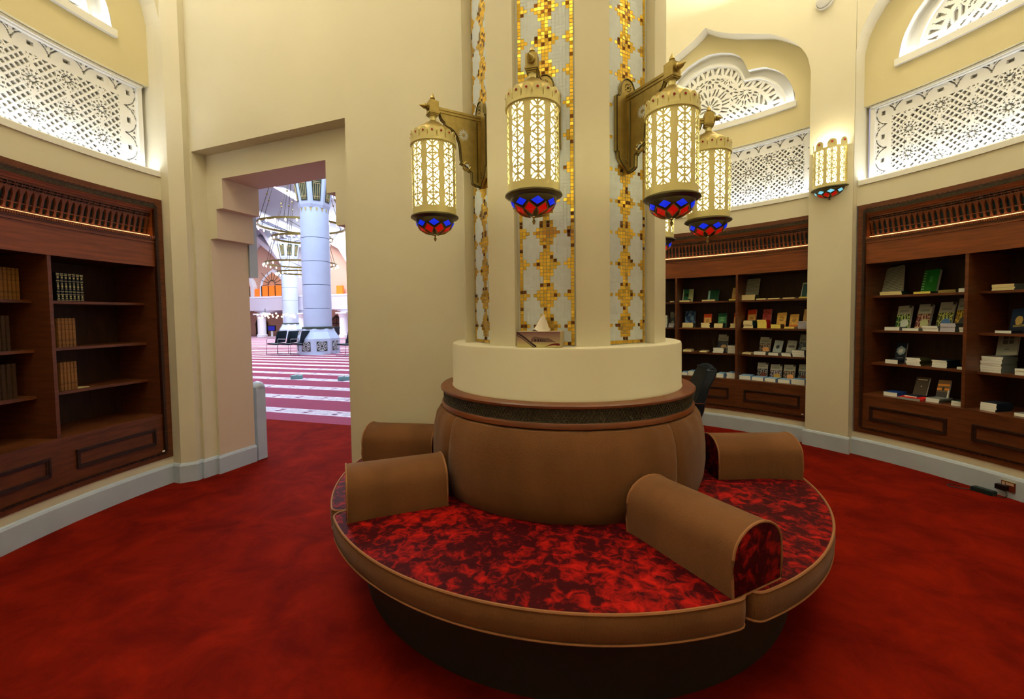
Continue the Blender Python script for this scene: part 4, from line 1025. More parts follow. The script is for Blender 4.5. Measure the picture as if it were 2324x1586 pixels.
SN = {'stripe': 'grey wavy-striped', 'greenw': 'bright green', 'lat_green': 'green latticed', 'lat_mag': 'magenta latticed', 'lat_blue': 'blue and olive latticed', 'lat_gold': 'gold latticed', 'lat_grey': 'grey latticed', 'lat_tan': 'grey and tan', 'lat_rust': 'rust latticed', 'lat_dark': 'dark latticed', 'lat_purple': 'purple latticed', 'burst': 'dark blue glowing', 'night': 'night-blue', 'brown': 'plain brown', 'sunset': 'sunset-orange', 'squares': 'pale grey four-picture', 'orange': 'orange', 'orangecream': 'cream and orange', 'ochre': 'ochre', 'red': 'red', 'green': 'green', 'blue': 'cloudy blue', 'dkgreen': 'dark green', 'greenhalf': 'green and cream', 'tealframe': 'teal white-framed', 'whiteblot': 'white dark-blotted', 'whitegrey': 'pale grey'}
def uvbox(m, name, w, d, h, mats):
    """book block: front face -y. slots: 0 front, 1 sides/back, 2 top+bottom"""
    me = bpy.data.meshes.new(name); x = w / 2
    V = [(-x, 0, 0), (x, 0, 0), (x, d, 0), (-x, d, 0), (-x, 0, h), (x, 0, h), (x, d, h), (-x, d, h)]
    me.from_pydata(V, [], [(0, 1, 5, 4), (1, 2, 6, 5), (2, 3, 7, 6), (3, 0, 4, 7), (4, 5, 6, 7), (3, 2, 1, 0)])
    for k in mats: me.materials.append(k)
    for p, i in zip(me.polygons, (0, 1, 1, 1, 2, 2)): p.material_index = i
    u = me.uv_layers.new(name='UVMap'); 
    for p in me.polygons:
        for li, c in zip(p.loop_indices, ((0, 0), (1, 0), (1, 1), (0, 1))): u.data[li].uv = c
    return me
order = {}
for bk in BOOKS:
    order.setdefault((bk[0], bk[1], bk[2], bk[3]), []).append(bk)
for key, lst in order.items():
    lst.sort(key=lambda b: -b[4])
    for oi, (case, bay, sh, kind, ang, w, h, sty, e1, e2) in enumerate(lst):
        pos = ORD[oi] if len(lst) > 1 else ''
        where = f"{SHN[sh]}, {bay} bay, {case} bookcase"; z0 = SHF[sh]
        if kind == 'fl':
            r = 3.585 - (.10 if sh == 'B' else 0) + e2 * 1.0; pg, cv = sty.split('/'); nB = e1; th = h / nB; rd = random.Random(hash((round(ang * 10), nB)) if 0 else int(ang * 100) + nB)
            for k in range(nB):
                d = .17 * (1 + rd.uniform(-.05, .05)); ww = w * (1 + rd.uniform(-.03, .03))
                me = uvbox(None, 'booklet', ww, d, th * .96, [PG[pg], CVR[cv], CVR[cv]])
                o = put('booklet', me); rr = r + rd.uniform(0, .008); a = ang + rd.uniform(-.06, .06)
                o.location = pol(rr, a, z0 + .0005 + k * th); o.rotation_euler.z = rad(a - 90 + rd.uniform(-2.5, 2.5))
                if nB == 1: tag(o, f"{'red thin' if cv == 'red' else 'single ' + pg} booklet lying flat, {pos + ', ' if pos else ''}{where}", 'booklet', 'booklets lying on the shelves')
                else: tag(o, f"{pg} booklet, {('lowest' if k == 0 else 'topmost' if k == nB - 1 else ORD[k].replace(' from left', '') + ' up')} in {(pos.split()[0] + (' pile from left' if 'from' in pos else ' pile')) if pos else 'the pile'}, {where}", 'booklet', f'pile of booklets, {pos} {where}')
        else:
            tilt = 23; lift = e2; r = 3.70 - (.09 if sh == 'B' else 0); th = .014 if sty not in ('greenw', 'lat_green', 'lat_mag') else .03
            hh = h / cos(rad(tilt))
            t = thing('standing_book', f"{SN[sty]} book leaning upright, {pos + ', ' if pos else ''}{where}", 'book', (0, 0, 0), 0, 'display books leaning on the shelves')
            blk = put('book_block', uvbox(None, 'book_block', w * .985, th, hh * .985, [PG['white'], PG['white'], PG['white']]), t); blk.location = (0, .002, .001)
            fc = put('front_cover', uvbox(None, 'front_cover', w, .002, hh, [cover(sty), CVR['grey'], CVR['grey']]), t)
            t.location = pol(r, ang, z0 + .001 + lift + (.001 if not lift else 0))
            t.rotation_euler = (Matrix.Rotation(rad(ang - 90), 3, 'Z') @ Matrix.Rotation(rad(-e1), 3, 'Y') @ Matrix.Rotation(rad(-tilt), 3, 'X')).to_euler()
            if e1: t.location.z += w / 2 * sin(rad(abs(e1)))
# old volumes on the left bookcase, spines outwards
tan_l = mat('tan_leather', (140, 94, 40), .5, noise=.2, nscale=30); dk_l = mat('dark_leather', (22, 26, 20), .4); old_l = mat('dim_leather', (60, 38, 18), .55, noise=.2, nscale=30)
gilt = mat('gilt', (196, 180, 110), .35, metal=.5)
def volume(w, h, m_, bands):
    t = bpy.data.objects.new('spine_volume', None); COL.objects.link(t)
    m = MB(); m.prism([(-w / 2, .008), (-w / 2 * .7, 0), (w / 2 * .7, 0), (w / 2, .008), (w / 2, .17), (-w / 2, .17)], 0, h, Matrix(((1, 0, 0, 0), (0, 0, 1, 0), (0, 1, 0, 0), (0, 0, 0, 1)))); m.build('binding', m_, t)
    m = MB()
    for z0, z1, ww in bands: m.box(-w / 2 * ww, w / 2 * ww, -.0015, .002, h * z0, h * z1)
    tag(m.build('gilt_tooling', gilt if m_ is dk_l else old_l, t), kind='stuff'); return t
db = [(.03, .045, .9), (.08, .11, .5), (.14, .20, .35), (.23, .245, .9), (.33, .345, .9), (.42, .44, .4), (.46, .60, .18), (.50, .54, .5), (.62, .64, .4), (.70, .715, .9), (.80, .86, .45), (.90, .92, .8), (.95, .97, .9)]
tb = [(.08, .09, .9), (.24, .25, .9), (.60, .61, .9), (.78, .79, .9), (.93, .94, .9)]
for nm, sh, a0, a1, n, h, m_, bd, w_, grp in (
        ('dark gilt', 'S1', 180.35, 177.5, 7, .205, dk_l, db, 'top shelf, middle bay', 'dark gilt volumes'), ('tan leather', 'S1', 185.6, 183.75, 5, .208, tan_l, tb, 'top shelf, leftmost bay', 'tan volumes on the top shelf'),
        ('tan leather', 'S2', 180.45, 178.55, 5, .21, tan_l, tb, 'second shelf, middle bay', 'tan volumes on the second shelf'), ('tan leather', 'S3', 180.45, 178.65, 5, .205, tan_l, tb, 'third shelf, middle bay', 'tan volumes on the third shelf'),
        ('dim brown', 'S2', 186.9, 184.85, 5, .23, old_l, tb, 'second shelf, leftmost bay', 'dim volumes second shelf'), ('dim brown', 'S3', 186.9, 184.5, 5, .23, old_l, tb, 'third shelf, leftmost bay', 'dim volumes third shelf')):
    w = abs(a0 - a1) / n * 3.6 * pi / 180; v = volume(w * .93, h, m_, bd)
    for i in range(n):
        o = v if i == 0 else copy_tree(v); a = a0 - (a0 - a1) * (i + .5) / n
        o.location = pol(3.60, a, SHF[sh] + .0005); o.rotation_euler.z = rad(a - 90)
        tag(o, f"{nm} volume, {(ORD[i] if i < n - 1 else 'rightmost')} in its row, {w_}, left bookcase", 'book', grp)
m = MB(); m.box(-.04, .04, 0, .11, 0, .004); o = m.build('paper_sheet', mat('buff_paper', (200, 180, 130), .7)); o.location = pol(3.60, 178.1, .8955); o.rotation_euler.z = rad(88.1)
tag(o, 'small buff paper lying beside tan volumes, third shelf, left bookcase', 'paper')

# ================================================================== SMALL THINGS
a = -100.3; tb_ = thing('tissue_box', 'printed tissue box standing on the pillar ledge', 'tissue box', pol(.665, a, PB + .001), a + 90)
tm = bpy.data.materials.new('printed_card'); tm.use_nodes = True; nt = tm.node_tree; b = nt.nodes['Principled BSDF']; b.inputs['Roughness'].default_value = .4
N, L = nt.nodes.new, nt.links.new; tc = N('ShaderNodeUVMap'); sp = N('ShaderNodeSeparateXYZ'); L(tc.outputs[0], sp.inputs[0])
g = N('ShaderNodeValToRGB'); L(sp.outputs[1], g.inputs[0]); e = g.color_ramp.elements
e[0].position = .15; e[0].color = s2l((206, 196, 130)) + (1,); e[1].position = .95; e[1].color = s2l((126, 84, 84)) + (1,); k = e.new(.42); k.color = s2l((184, 158, 126)) + (1,)
def card(pts, col, z, mi_name, par):   # thin printed shapes laid on the card
    m = MB(); w, h = .212, .076
    m.add([(-w / 2 + x * w, -.0006 - z, y * h) for x, y in pts], [tuple(range(len(pts)))]); m.build(mi_name, mat('ink_' + mi_name, col, .5), par)
L(g.outputs[0], b.inputs['Base Color'])
bx = put('carton', uvbox(None, 'carton', .212, .10, .076, [tm, mat('carton_side', (190, 170, 130), .5), mat('carton_top', (206, 186, 150), .5)]), tb_)
f = lambda x: .72 - .75 * max(0, x - .14) ** 1.05 if x > .14 else .72 + .02 * sin(x * 12)
xs = [i / 14 * .46 for i in range(15)]
sw = lambda x, o: (x, max(.01, .60 + .12 * cos(min(1, x / .46) * pi) + .10 - .30 * (x / .46) ** 1.5 + o - .32 * (x / .46)))
card([sw(x, .16) for x in xs] + [sw(x, .02) for x in xs[::-1]], (58, 34, 44), 0, 'dark_swoosh', bx)
card([sw(x, -.03) for x in xs] + [sw(x, -.09) for x in xs[::-1]], (74, 48, 48), 0, 'thin_swoosh', bx)
xs2 = [.64 + i / 10 * .35 for i in range(11)]
card([(x, .03 + .25 * sin((x - .64) / .35 * pi * .62)) for x in xs2] + [(x, .03 + .14 * sin((x - .64) / .35 * pi * .66) - .02 * (x > .9)) for x in xs2[::-1]], (120, 10, 24), 0, 'red_swoosh', bx)
card([(.33, .42), (.35, .58), (.40, .68), (.44, .70), (.50, .66), (.60, .62), (.70, .58), (.72, .64), (.76, .56), (.82, .50), (.84, .42), (.90, .38), (.90, .34), (.34, .36)], (120, 92, 84), 0, 'building_print', bx)
for i, x in enumerate((.42, .49, .55, .60, .65)): card([(x, .38), (x + .035 - i * .004, .38), (x + .035 - i * .004, .52), (x, .52)], (34, 18, 20), .0003, 'doorway_print', bx)
m = MB(); rd = random.Random(5); pts = []
for j in range(5):
    for i in range(12):
        t_ = 2 * pi * i / 12; r_ = (.040, .026, .018, .011, .003)[j] * (1 + .25 * sin(3 * t_ + j)); pts.append((r_ * cos(t_) * 1.1 + .004 * j, .05 + r_ * sin(t_) * .7, .076 + (0, .02, .042, .062, .078)[j] + .010 * sin(2 * t_ + j)))
m.add(pts, [(j * 12 + i, j * 12 + (i + 1) % 12, (j + 1) * 12 + (i + 1) % 12, (j + 1) * 12 + i) for j in range(4) for i in range(12)]); m.build('tissue', mat('tissue_paper', (226, 216, 200), .9), tb_, True)

# wall socket, plug and power brick on the right
so_ = thing('wall_socket', 'brown double wall socket on the marble baseboard at far right', 'socket', pol(R1 - .023, 15.35, .085), 15.35 + 90)
brn = mat('brown_socket', (110, 40, 20), .4)
m = MB(); m.box(-.040, .040, 0, .008, -.036, .036); m.build('face_plate', brn, so_)
m = MB(); m.box(-.034, .012, .008, .010, .012, .030); m.box(.018, .034, .008, .010, .005, .030); m.build('switches', mat('socket_white', (200, 170, 150), .4), so_)
m = MB(); m.box(-.040, .040, -.001, .009, .036, .039); m.build('gilt_edge', gilt, so_)
pg_ = thing('plug_adapter', 'black plug pushed into the brown wall socket', 'plug', pol(R1 - .034, 15.75, .08), 15.75 + 90)
m = MB(); m.box(-.032, .030, 0, .035, -.024, .012); m.build('body', black_pl, pg_)
c0, c1 = pol(R1 - .06, 15.2, .058), pol(R1 - .09, 14.95, .01)
m = MB(); m.tube([pol(R1 - .055, 15.5, .058), pol(R1 - .065, 15.1, .050), pol(R1 - .075, 14.9, .028), pol(R1 - .08, 15.1, .008), pol(R1 - .09, 15.6, .006), pol(R1 - .10, 16.2, .008)], .003, 6)
m.tube([pol(R1 - .13, 18.1, .010), pol(R1 - .17, 18.9, .005), pol(R1 - .20, 19.7, .005), pol(R1 - .17, 20.3, .005), pol(R1 - .12, 20.2, .005), pol(R1 - .11, 19.4, .005)], .003, 6)
tag(m.build('power_cable', black_pl, None, True), 'thin black cable looping on the carpet by the baseboard', 'cable')
m = MB(); m.box(-.065, .065, -.028, .028, 0, .028); m.box(-.058, .058, -.022, .022, .028, .032); o = m.build('power_brick', mat('brick_teal', (22, 44, 42), .4)); o.location = pol(R1 - .09, 17.15, .002); o.rotation_euler.z = rad(17.15 + 90 + 4)
tag(o, 'dark power brick lying on the carpet against the baseboard', 'power adapter')
# dome on the wall above the pier
t = thing('dome_detector', 'small white dome fixed high on the wall over the sconce', 'detector', pol(R0, 38.8, 4.47), 38.8 + 180)
m = MB(); m.lathe([(.001, .0), (.085, 0), (.085, .02), (.075, .03)], 24, Matrix.Rotation(pi / 2, 4, 'Y')); m.build('mount_ring', white_pl, t, True)
m = MB(); m.sphere((.03, 0, 0), .07, 20, 14); m.build('dome', white_pl, t, True)

# office chair behind the sofa, seen from its side
ch = thing('office_chair', 'dark navy high-back office chair behind the sofa, facing the pillar', 'chair', (1.035, 1.52, 0), -6)
m = MB(); sec = [(.10, .42), (.125, .52), (.14, .62), (.17, .73), (.215, .83), (.235, .875), (.23, .90)]
n = len(sec); vs = []
for i, (x, z) in enumerate(sec):
    for j in range(9):
        y = -.24 + .48 * j / 8; w = 1 - (.10 if i > 4 else 0) - (.22 if i < 1 else 0); cu_ = -.035 * (1 - ((j - 4) / 4) ** 2)
        vs.append((x + cu_ * -1, y * w, z))
th = [(x + .085, y, z) for x, y, z in vs]
m.add(vs + th, [(i * 9 + j, i * 9 + j + 1, (i + 1) * 9 + j + 1, (i + 1) * 9 + j) for i in range(n - 1) for j in range(8)] + [(n * 9 + i * 9 + j, n * 9 + (i + 1) * 9 + j, n * 9 + (i + 1) * 9 + j + 1, n * 9 + i * 9 + j + 1) for i in range(n - 1) for j in range(8)]
      + [(i * 9 + j, i * 9 + j + n * 9, (i + 1) * 9 + j + n * 9, (i + 1) * 9 + j) for i in range(n - 1) for j in (0, 8)] + [(i * 9 + j, i * 9 + j + 1, i * 9 + j + 1 + n * 9, i * 9 + j + n * 9) for i in (0, n - 1) for j in range(8)])
bk = m.build('backrest', navy_f, ch, True); md_ = bk.modifiers.new('b', 'BEVEL'); md_.width = .012; md_.segments = 3
m = MB(); m.box(.135, .215, -.245, .245, .600, .608); m.build('chrome_strip', chrome, ch)
m = MB(); m.tube([(.285, -.21, .885), (.30, -.1, .90), (.305, 0, .903), (.30, .1, .90), (.285, .21, .885)], .026, 10); m.build('headrest_roll', navy_f, ch, True)
m = MB(); m.box(-.36, .12, -.24, .24, .40, .48); st_ = m.build('seat', navy_f, ch); md_ = st_.modifiers.new('b', 'BEVEL'); md_.width = .03; md_.segments = 4
for s in (-1, 1):
    m = MB(); m.tube([(.13, s * .26, .46), (.10, s * .28, .62), (.0, s * .29, .66), (-.2, s * .29, .65), (-.24, s * .28, .60), (-.20, s * .26, .44)], .016, 8); m.build('armrest', black_pl, ch, True)
m = MB(); m.lathe([(.028, .10), (.028, .40)], 16, Matrix.Translation((-.1, 0, 0))); m.build('gas_lift', chrome, ch, True)
for k in range(5):
    a = 2 * pi * k / 5; m = MB(); m.tube([(-.1, 0, .11), (-.1 + .28 * cos(a), .28 * sin(a), .07)], .017, 8); lg = m.build('base_arm', chrome, ch, True)
    m = MB(); m.sphere((-.1 + .28 * cos(a), .28 * sin(a), .030), .028, 10, 8); m.build('caster', black_pl, lg, True)

# ================================================================== PRAYER HALL BEYOND THE DOOR
HU = Vector((.9848, -.1736, 0)); HV = Vector((.1736, .9848, 0))
def HP(u, v, z): return tuple(HU * u + HV * v + Vector((0, 0, z)))
HM = Matrix(((HU.x, HV.x, 0, 0), (HU.y, HV.y, 0, 0), (0, 0, 1, 0), (0, 0, 0, 1)))
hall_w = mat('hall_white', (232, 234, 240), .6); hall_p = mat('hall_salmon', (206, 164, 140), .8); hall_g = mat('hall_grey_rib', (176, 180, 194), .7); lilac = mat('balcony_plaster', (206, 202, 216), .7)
amber = mat('amber_glass', (230, 110, 30), .4, emit=(232, 104, 24), estr=.8); amber2 = mat('amber_dim', (180, 120, 90), .4, emit=(200, 140, 110), estr=.4); dkframe = mat('dark_bronze', (44, 34, 26), .5)
m = MB(); sts = [2.60, 3.56, 4.45, 5.42, 6.27, 7.08, 7.90, 8.65, 9.40, 10.11]
while sts[-1] < 24: sts.append(sts[-1] + .74)
edges = [(.55, 0)]; v = .55
for s in sts:
    m.quad(HP(-38, v, -.004), HP(6, v, -.004), HP(6, s - .15, -.004), HP(-38, s - .15, -.004), 0)
    m.quad(HP(-38, s - .15, -.004), HP(6, s - .15, -.004), HP(6, s + .15, -.004), HP(-38, s + .15, -.004), 1); v = s + .15
m.quad(HP(-38, v, -.004), HP(6, v, -.004), HP(6, 30, -.004), HP(-38, 30, -.004), 0)
struct(m, 'floor', [carpet_h, stripe_m])
m = MB()    # printed motifs of the nearest stripes: little dark leaves between scrolls, woven flat
for s in sts[:6]:
    u = -9
    while u < 0:
        for d in (-.05, .05): m.quad(HP(u - .05, s + d - .025, -.0025), HP(u + .03, s + d - .025, -.0025), HP(u + .05, s + d + .025, -.0025), HP(u - .03, s + d + .025, -.0025), 0)
        m.quad(HP(u + .13, s - .075, -.0025), HP(u + .40, s - .075, -.0025), HP(u + .40, s + .075, -.0025), HP(u + .13, s + .075, -.0025), 1)
        u += .52
o = m.build('woven_motifs', [mat('motif_dark', (120, 70, 96), .9), mat('motif_grey', (176, 172, 178), .9, col2=(226, 222, 226), nscale=30)]); tag(o, kind='stuff'); tag(o, 'woven leaf motifs along the white carpet stripes of the hall', 'carpet pattern')
m = MB()   # walls and ceiling of the hall
m.quad(HP(-38, 25.6, 0), HP(6, 25.6, 0), HP(6, 25.6, 13), HP(-38, 25.6, 13)); struct(m, 'wall_hall_end', hall_w)
m = MB(); m.quad(HP(-38, .4, 0), HP(-38, 30, 0), HP(-38, 30, 13), HP(-38, .4, 13)); struct(m, 'wall_hall_left', hall_w)
m = MB(); m.quad(HP(6, .4, 0), HP(6, 30, 0), HP(6, 30, 13), HP(6, .4, 13)); struct(m, 'wall_hall_right', hall_w)
m = MB(); m.quad(HP(-38, .4, 0), HP(-3.9, .4, 0), HP(-3.9, .4, 13), HP(-38, .4, 13)); struct(m, 'wall_hall_front', hall_w)
m = MB(); m.quad(HP(-38, -2, 12.5), HP(6, -2, 12.5), HP(6, 30, 12.5), HP(-38, 30, 12.5)); struct(m, 'ceiling', hall_w)
def hprism(m, pts, v0, v1, mi=0): m.prism(pts, v0, v1, HM, mi)
# salmon gables with white ribs
g1 = [(-32, 4.9), (-31.25, 5.43), (-30.4, 6.05), (-28.85, 7.47), (-27.35, 6.3), (-26.6, 5.6), (-26.11, 4.86), (-25.9, 3.1), (-32, 3.1)]
gab = thing('wall_gable', 'salmon pointed gable with white ribs on the far hall wall', 'gable', HP(-28.9, 25.3, 0))
def hbuild(m, name, mt, par=None, smooth=False):
    if par is not None:
        L0 = Vector(par.location); m.v = [tuple(Vector(v) - L0) for v in m.v]
    return m.build(name, mt, par, smooth)
m = MB(); hprism(m, g1, 25.3, 25.5); hbuild(m, 'gable_panel', hall_p, gab)
def rib_(pts, w, v0, v1, name, par, mt):
    m = MB()
    up = [(x, z + w) for x, z in pts]; hprism(m, pts + up[::-1], v0, v1); hbuild(m, name, mt, par)
rib_([(-32.4, 5.0), (-31.25, 5.65), (-30.4, 6.25), (-28.85, 7.55), (-27.35, 6.45), (-26.5, 5.6), (-25.95, 4.8)], .42, 24.6, 25.4, 'gable_rib', gab, hall_w)
rib_([(-32.4, 6.6), (-30.6, 7.6), (-28.75, 9.05), (-27.2, 7.9), (-25.8, 5.9)], .36, 23.6, 25.2, 'gable_rib', gab, hall_w)
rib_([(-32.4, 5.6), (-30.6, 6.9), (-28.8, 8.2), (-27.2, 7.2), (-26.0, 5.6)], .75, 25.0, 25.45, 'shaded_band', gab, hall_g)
g2 = [(-22.6, 3.2), (-22.6, 7.2), (-22.01, 6.92), (-21.12, 6.37), (-20.4, 5.2), (-20.0, 3.2)]
gb2 = thing('wall_gable', 'salmon gable seen right of the big white column', 'gable', HP(-21.3, 25.3, 0))
m = MB(); hprism(m, g2, 25.3, 25.5); hbuild(m, 'gable_panel', hall_p, gb2); rib_([(-22.8, 7.4), (-22.0, 7.02), (-21.1, 6.5), (-20.3, 5.3), (-19.4, 4.8)], .4, 24.6, 25.4, 'gable_rib', gb2, hall_w)
vault = thing('vault_ribs', 'white sloping vault ribs under the hall ceiling', 'vault', HP(-27, 21, 9))
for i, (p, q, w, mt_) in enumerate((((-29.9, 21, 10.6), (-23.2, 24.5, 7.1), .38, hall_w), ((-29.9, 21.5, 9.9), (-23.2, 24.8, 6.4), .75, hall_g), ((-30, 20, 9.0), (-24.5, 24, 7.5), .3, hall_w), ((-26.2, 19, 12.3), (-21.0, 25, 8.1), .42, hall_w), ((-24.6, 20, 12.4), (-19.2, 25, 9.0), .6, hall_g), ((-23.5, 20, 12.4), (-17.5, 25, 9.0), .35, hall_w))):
    a_, b_ = Vector(HP(*p)), Vector(HP(*q)); m = MB()
    hx = [a_ + HV * 0, b_ + HV * 0, b_ + HV * .9, a_ + HV * .9]; m.hexa([x for x in hx] + [x + Vector((0, 0, w)) for x in hx]); hbuild(m, 'vault_rib', mt_, vault)
for u, z in ((-28.9, 10.75), (-28.7, 8.1), (-29.0, 7.05)):
    m = MB(); m.box(u - .16, u + .16, 23.0, 23.2, z - .16, z + .16, 0, HM); o = m.build('spotlight', mat('spot_grey', (70, 78, 88), .5)); tag(o, {10.75: 'square dark spotlight highest on the hall vault', 8.1: 'dark spotlight on the hall vault, middle one', 7.05: 'dark spotlight just above the salmon gable'}[z], 'spotlight', 'spotlights on the hall vault')
# arched and square windows
def hwin(name, label, pts, v, surround, bars, lit):
    t = thing(name, label, 'window', HP(sum(p[0] for p in pts) / len(pts), v, min(p[1] for p in pts)), 0, 'lit windows over the hall balcony')
    cx = sum(p[0] for p in pts) / len(pts); cz = sum(p[1] for p in pts) / len(pts)
    if surround:
        big = [(cx + (x - cx) * surround, max(min(p[1] for p in pts), cz + (z - cz) * (surround * .97))) for x, z in pts]
        m = MB(); hprism(m, big, v + .0, v + .35); hbuild(m, 'white_surround', hall_w, t)
    m = MB(); hprism(m, pts, v - .04, v + .1); hbuild(m, 'upper_pane', amber2 if surround else amber, t)
    zb = min(p[1] for p in pts); zt = zb + (max(p[1] for p in pts) - zb) * (.45 if surround else 1); x0, x1 = min(p[0] for p in pts), max(p[0] for p in pts)
    m = MB(); hprism(m, [(x0, zb), (x1, zb), (x1, zt), (x0, zt)], v - .08, v - .03); hbuild(m, 'lower_pane', amber, t)
    if bars:
        m = MB()
        for k in (0, 1 / 3, 2 / 3, 1): x = x0 + (x1 - x0) * k; m.box(x - .03, x + .03, v - .12, v - .06, zb, zt, 0, HM)
        m.box(x0, x1, v - .12, v - .06, zb - .03, zb + .04, 0, HM)
        for k in range(9):
            a = pi * k / 8; c_, s_ = cos(a), sin(a); r1_ = min((x1 - x0) / 2 / max(.2, abs(c_)), (max(p[1] for p in pts) - zt) / max(.2, abs(s_))) * .97
            P_, Q_ = (cx + .3 * c_, zt + .1 + .3 * s_), (cx + r1_ * c_, zt + .05 + r1_ * s_)
            m.tube([HP(P_[0], v - .1, P_[1]), HP(Q_[0], v - .1, Q_[1])], .022, 4)
        m.tube([HP(cx + .32 * cos(pi * j / 8), v - .1, zt + .1 + .32 * sin(pi * j / 8)) for j in range(9)], .03, 4)
        hbuild(m, 'glazing_bars', dkframe, t)
    return t
AR = [(-28.70, 3.12), (-28.66, 4.05), (-28.52, 4.40), (-28.2, 4.74), (-27.65, 5.06), (-27.1, 4.72), (-26.80, 4.38), (-26.68, 4.03), (-26.68, 3.12)]
hwin('arched_window', 'large pointed amber window in the middle of the hall gable', AR, 24.95, 1.32, True, True)
hwin('arched_window', 'pointed amber window cut off by the left door edge', [(x - 3.28, z) for x, z in AR], 24.95, 1.32, True, True)
for u, lab in ((-29.28, 'small square amber window left of the pointed window'), (-26.12, 'small square amber window right of the pointed window'), (-21.35, 'small square amber window right of the big white column')):
    w_ = .21 if u < -22 else .27; hwin('square_window', lab, [(u - w_, 3.14), (u + w_, 3.14), (u + w_, 3.80), (u - w_, 3.80)], 25.0, 0, False, True)
# balcony with stepped corbels on small columns
bal = thing('balcony', 'pale balcony front with stepped corbels across the hall', 'balcony', HP(-24, 23.5, 2))
m = MB(); m.box(-36, -10, 23.4, 24.9, 2.0, 3.06, 0, HM); hbuild(m, 'parapet', lilac, bal)
m = MB(); m.box(-36, -10, 23.38, 24.9, 2.96, 3.08, 0, HM); hbuild(m, 'coping', hall_w, bal)
cols_u = [-27.05, -23.4, -19.7, -31.2]
for u in cols_u:
    m = MB(); m.box(u - 1.0, u + 1.0, 23.5, 24.8, 1.93, 2.0, 0, HM); m.box(u - .75, u + .75, 23.5, 24.8, 1.86, 1.93, 0, HM); m.box(u - .5, u + .5, 23.5, 24.8, 1.78, 1.86, 0, HM); hbuild(m, 'stepped_corbel', lilac, bal)
hm = MB(); hm.box(-36, -10, 25.3, 25.5, 0, 2.0, 0, HM); o = hm.build('wall_arcade', hall_p); tag(o, kind='structure')
CL = {-27.05: 'slim white arcade column left of the television', -23.4: 'slim white arcade column behind the second big column', -19.7: 'slim white arcade column right of the big column', -31.2: 'slim white arcade column beyond the left door edge'}
for u in cols_u:
    t = thing('arcade_column', CL[u], 'column', HP(u, 23.2, 0), 0, 'arcade columns under the balcony')
    m = MB(); m.lathe([(.36, 0), (.36, .18), (.30, .22), (.29, .24), (.29, 1.42), (.31, 1.44), (.36, 1.69)], 20); m.build('shaft', hall_w, t, True)
    m = MB(); m.box(-.4, .4, -.4, .4, 1.68, 1.775); m.build('abacus', hall_w, t)
def hdoor(u, lab):
    t = thing('door_pointed', lab, 'door', HP(u, 25.2, 0), -10, 'pointed doors under the balcony'); w = .54
    o_ = [(-w, 0), (-w, .95), (-w * .8, 1.22), (0, 1.56), (w * .8, 1.22), (w, .95), (w, 0)]
    m = MB(); m.prism(o_, -.02, .1); m.build('leaf', mat('hall_door_wood', (96, 66, 48), .5, noise=.2, nscale=6), t)
    m = MB(); m.tube([(x, -.04, z) for x, z in o_], .06, 6); m.tube([(0, -.04, 0), (0, -.04, 1.5)], .02, 6); m.tube([(-w, -.04, .95), (w, -.04, .95)], .03, 6); m.build('door_frame', dkframe, t)
for u, lab in ((-32.35, 'pointed dark door far left under the balcony'), (-29.2, 'pointed dark door beside the television'), (-21.9, 'pointed dark door just right of the big column'), (-19.0, 'pointed dark door near the right door edge')): hdoor(u, lab)
def cluster(u, v, z, lab):
    t = thing('cluster_chandelier', lab, 'chandelier', HP(u, v, z), 0, 'small cluster chandeliers under the balcony')
    m = MB(); m.tube([(0, 0, 0), (0, 0, .5)], .02, 5); m.build('rod', dkframe, t); rd = random.Random(int(u * 10)); m = MB()
    for k in range(22): a = rd.uniform(0, 6.28); r = rd.uniform(.1, .75); m.sphere((r * cos(a), r * sin(a) * .5, rd.uniform(-.2, .14)), .07, 6, 4)
    tag(m.build('globes', mat('globe_glow', (255, 235, 200), .5, emit=(255, 232, 196), estr=2.5), t, True), kind='stuff')
for u, lab in ((-29.2, 'far cluster chandelier at the left under the balcony'), (-25.75, 'cluster chandelier right of the first arcade column'), (-23.9, 'cluster chandelier beside the second big column'), (-20.7, 'cluster chandelier right of the big column')): cluster(u, 22.3 if u > -28 else 23.0, 1.62, lab)
# television on its stand
t = thing('television', 'dark television on a white stand near the pointed door', 'television', HP(-26.95, 24, 0), -10)
m = MB(); m.box(-.42, .36, 0, .06, .42, .86); m.build('screen_case', black_pl, t)
m = MB(); m.box(-.34, .28, -.006, 0, .48, .80); m.build('screen', mat('tv_glow', (20, 20, 120), .3, emit=(40, 40, 190), estr=.5), t)
m = MB(); m.box(-.10, .06, .01, .05, .0, .42); m.box(-.3, .26, -.1, .2, 0, .03); m.build('stand', hall_w, t)
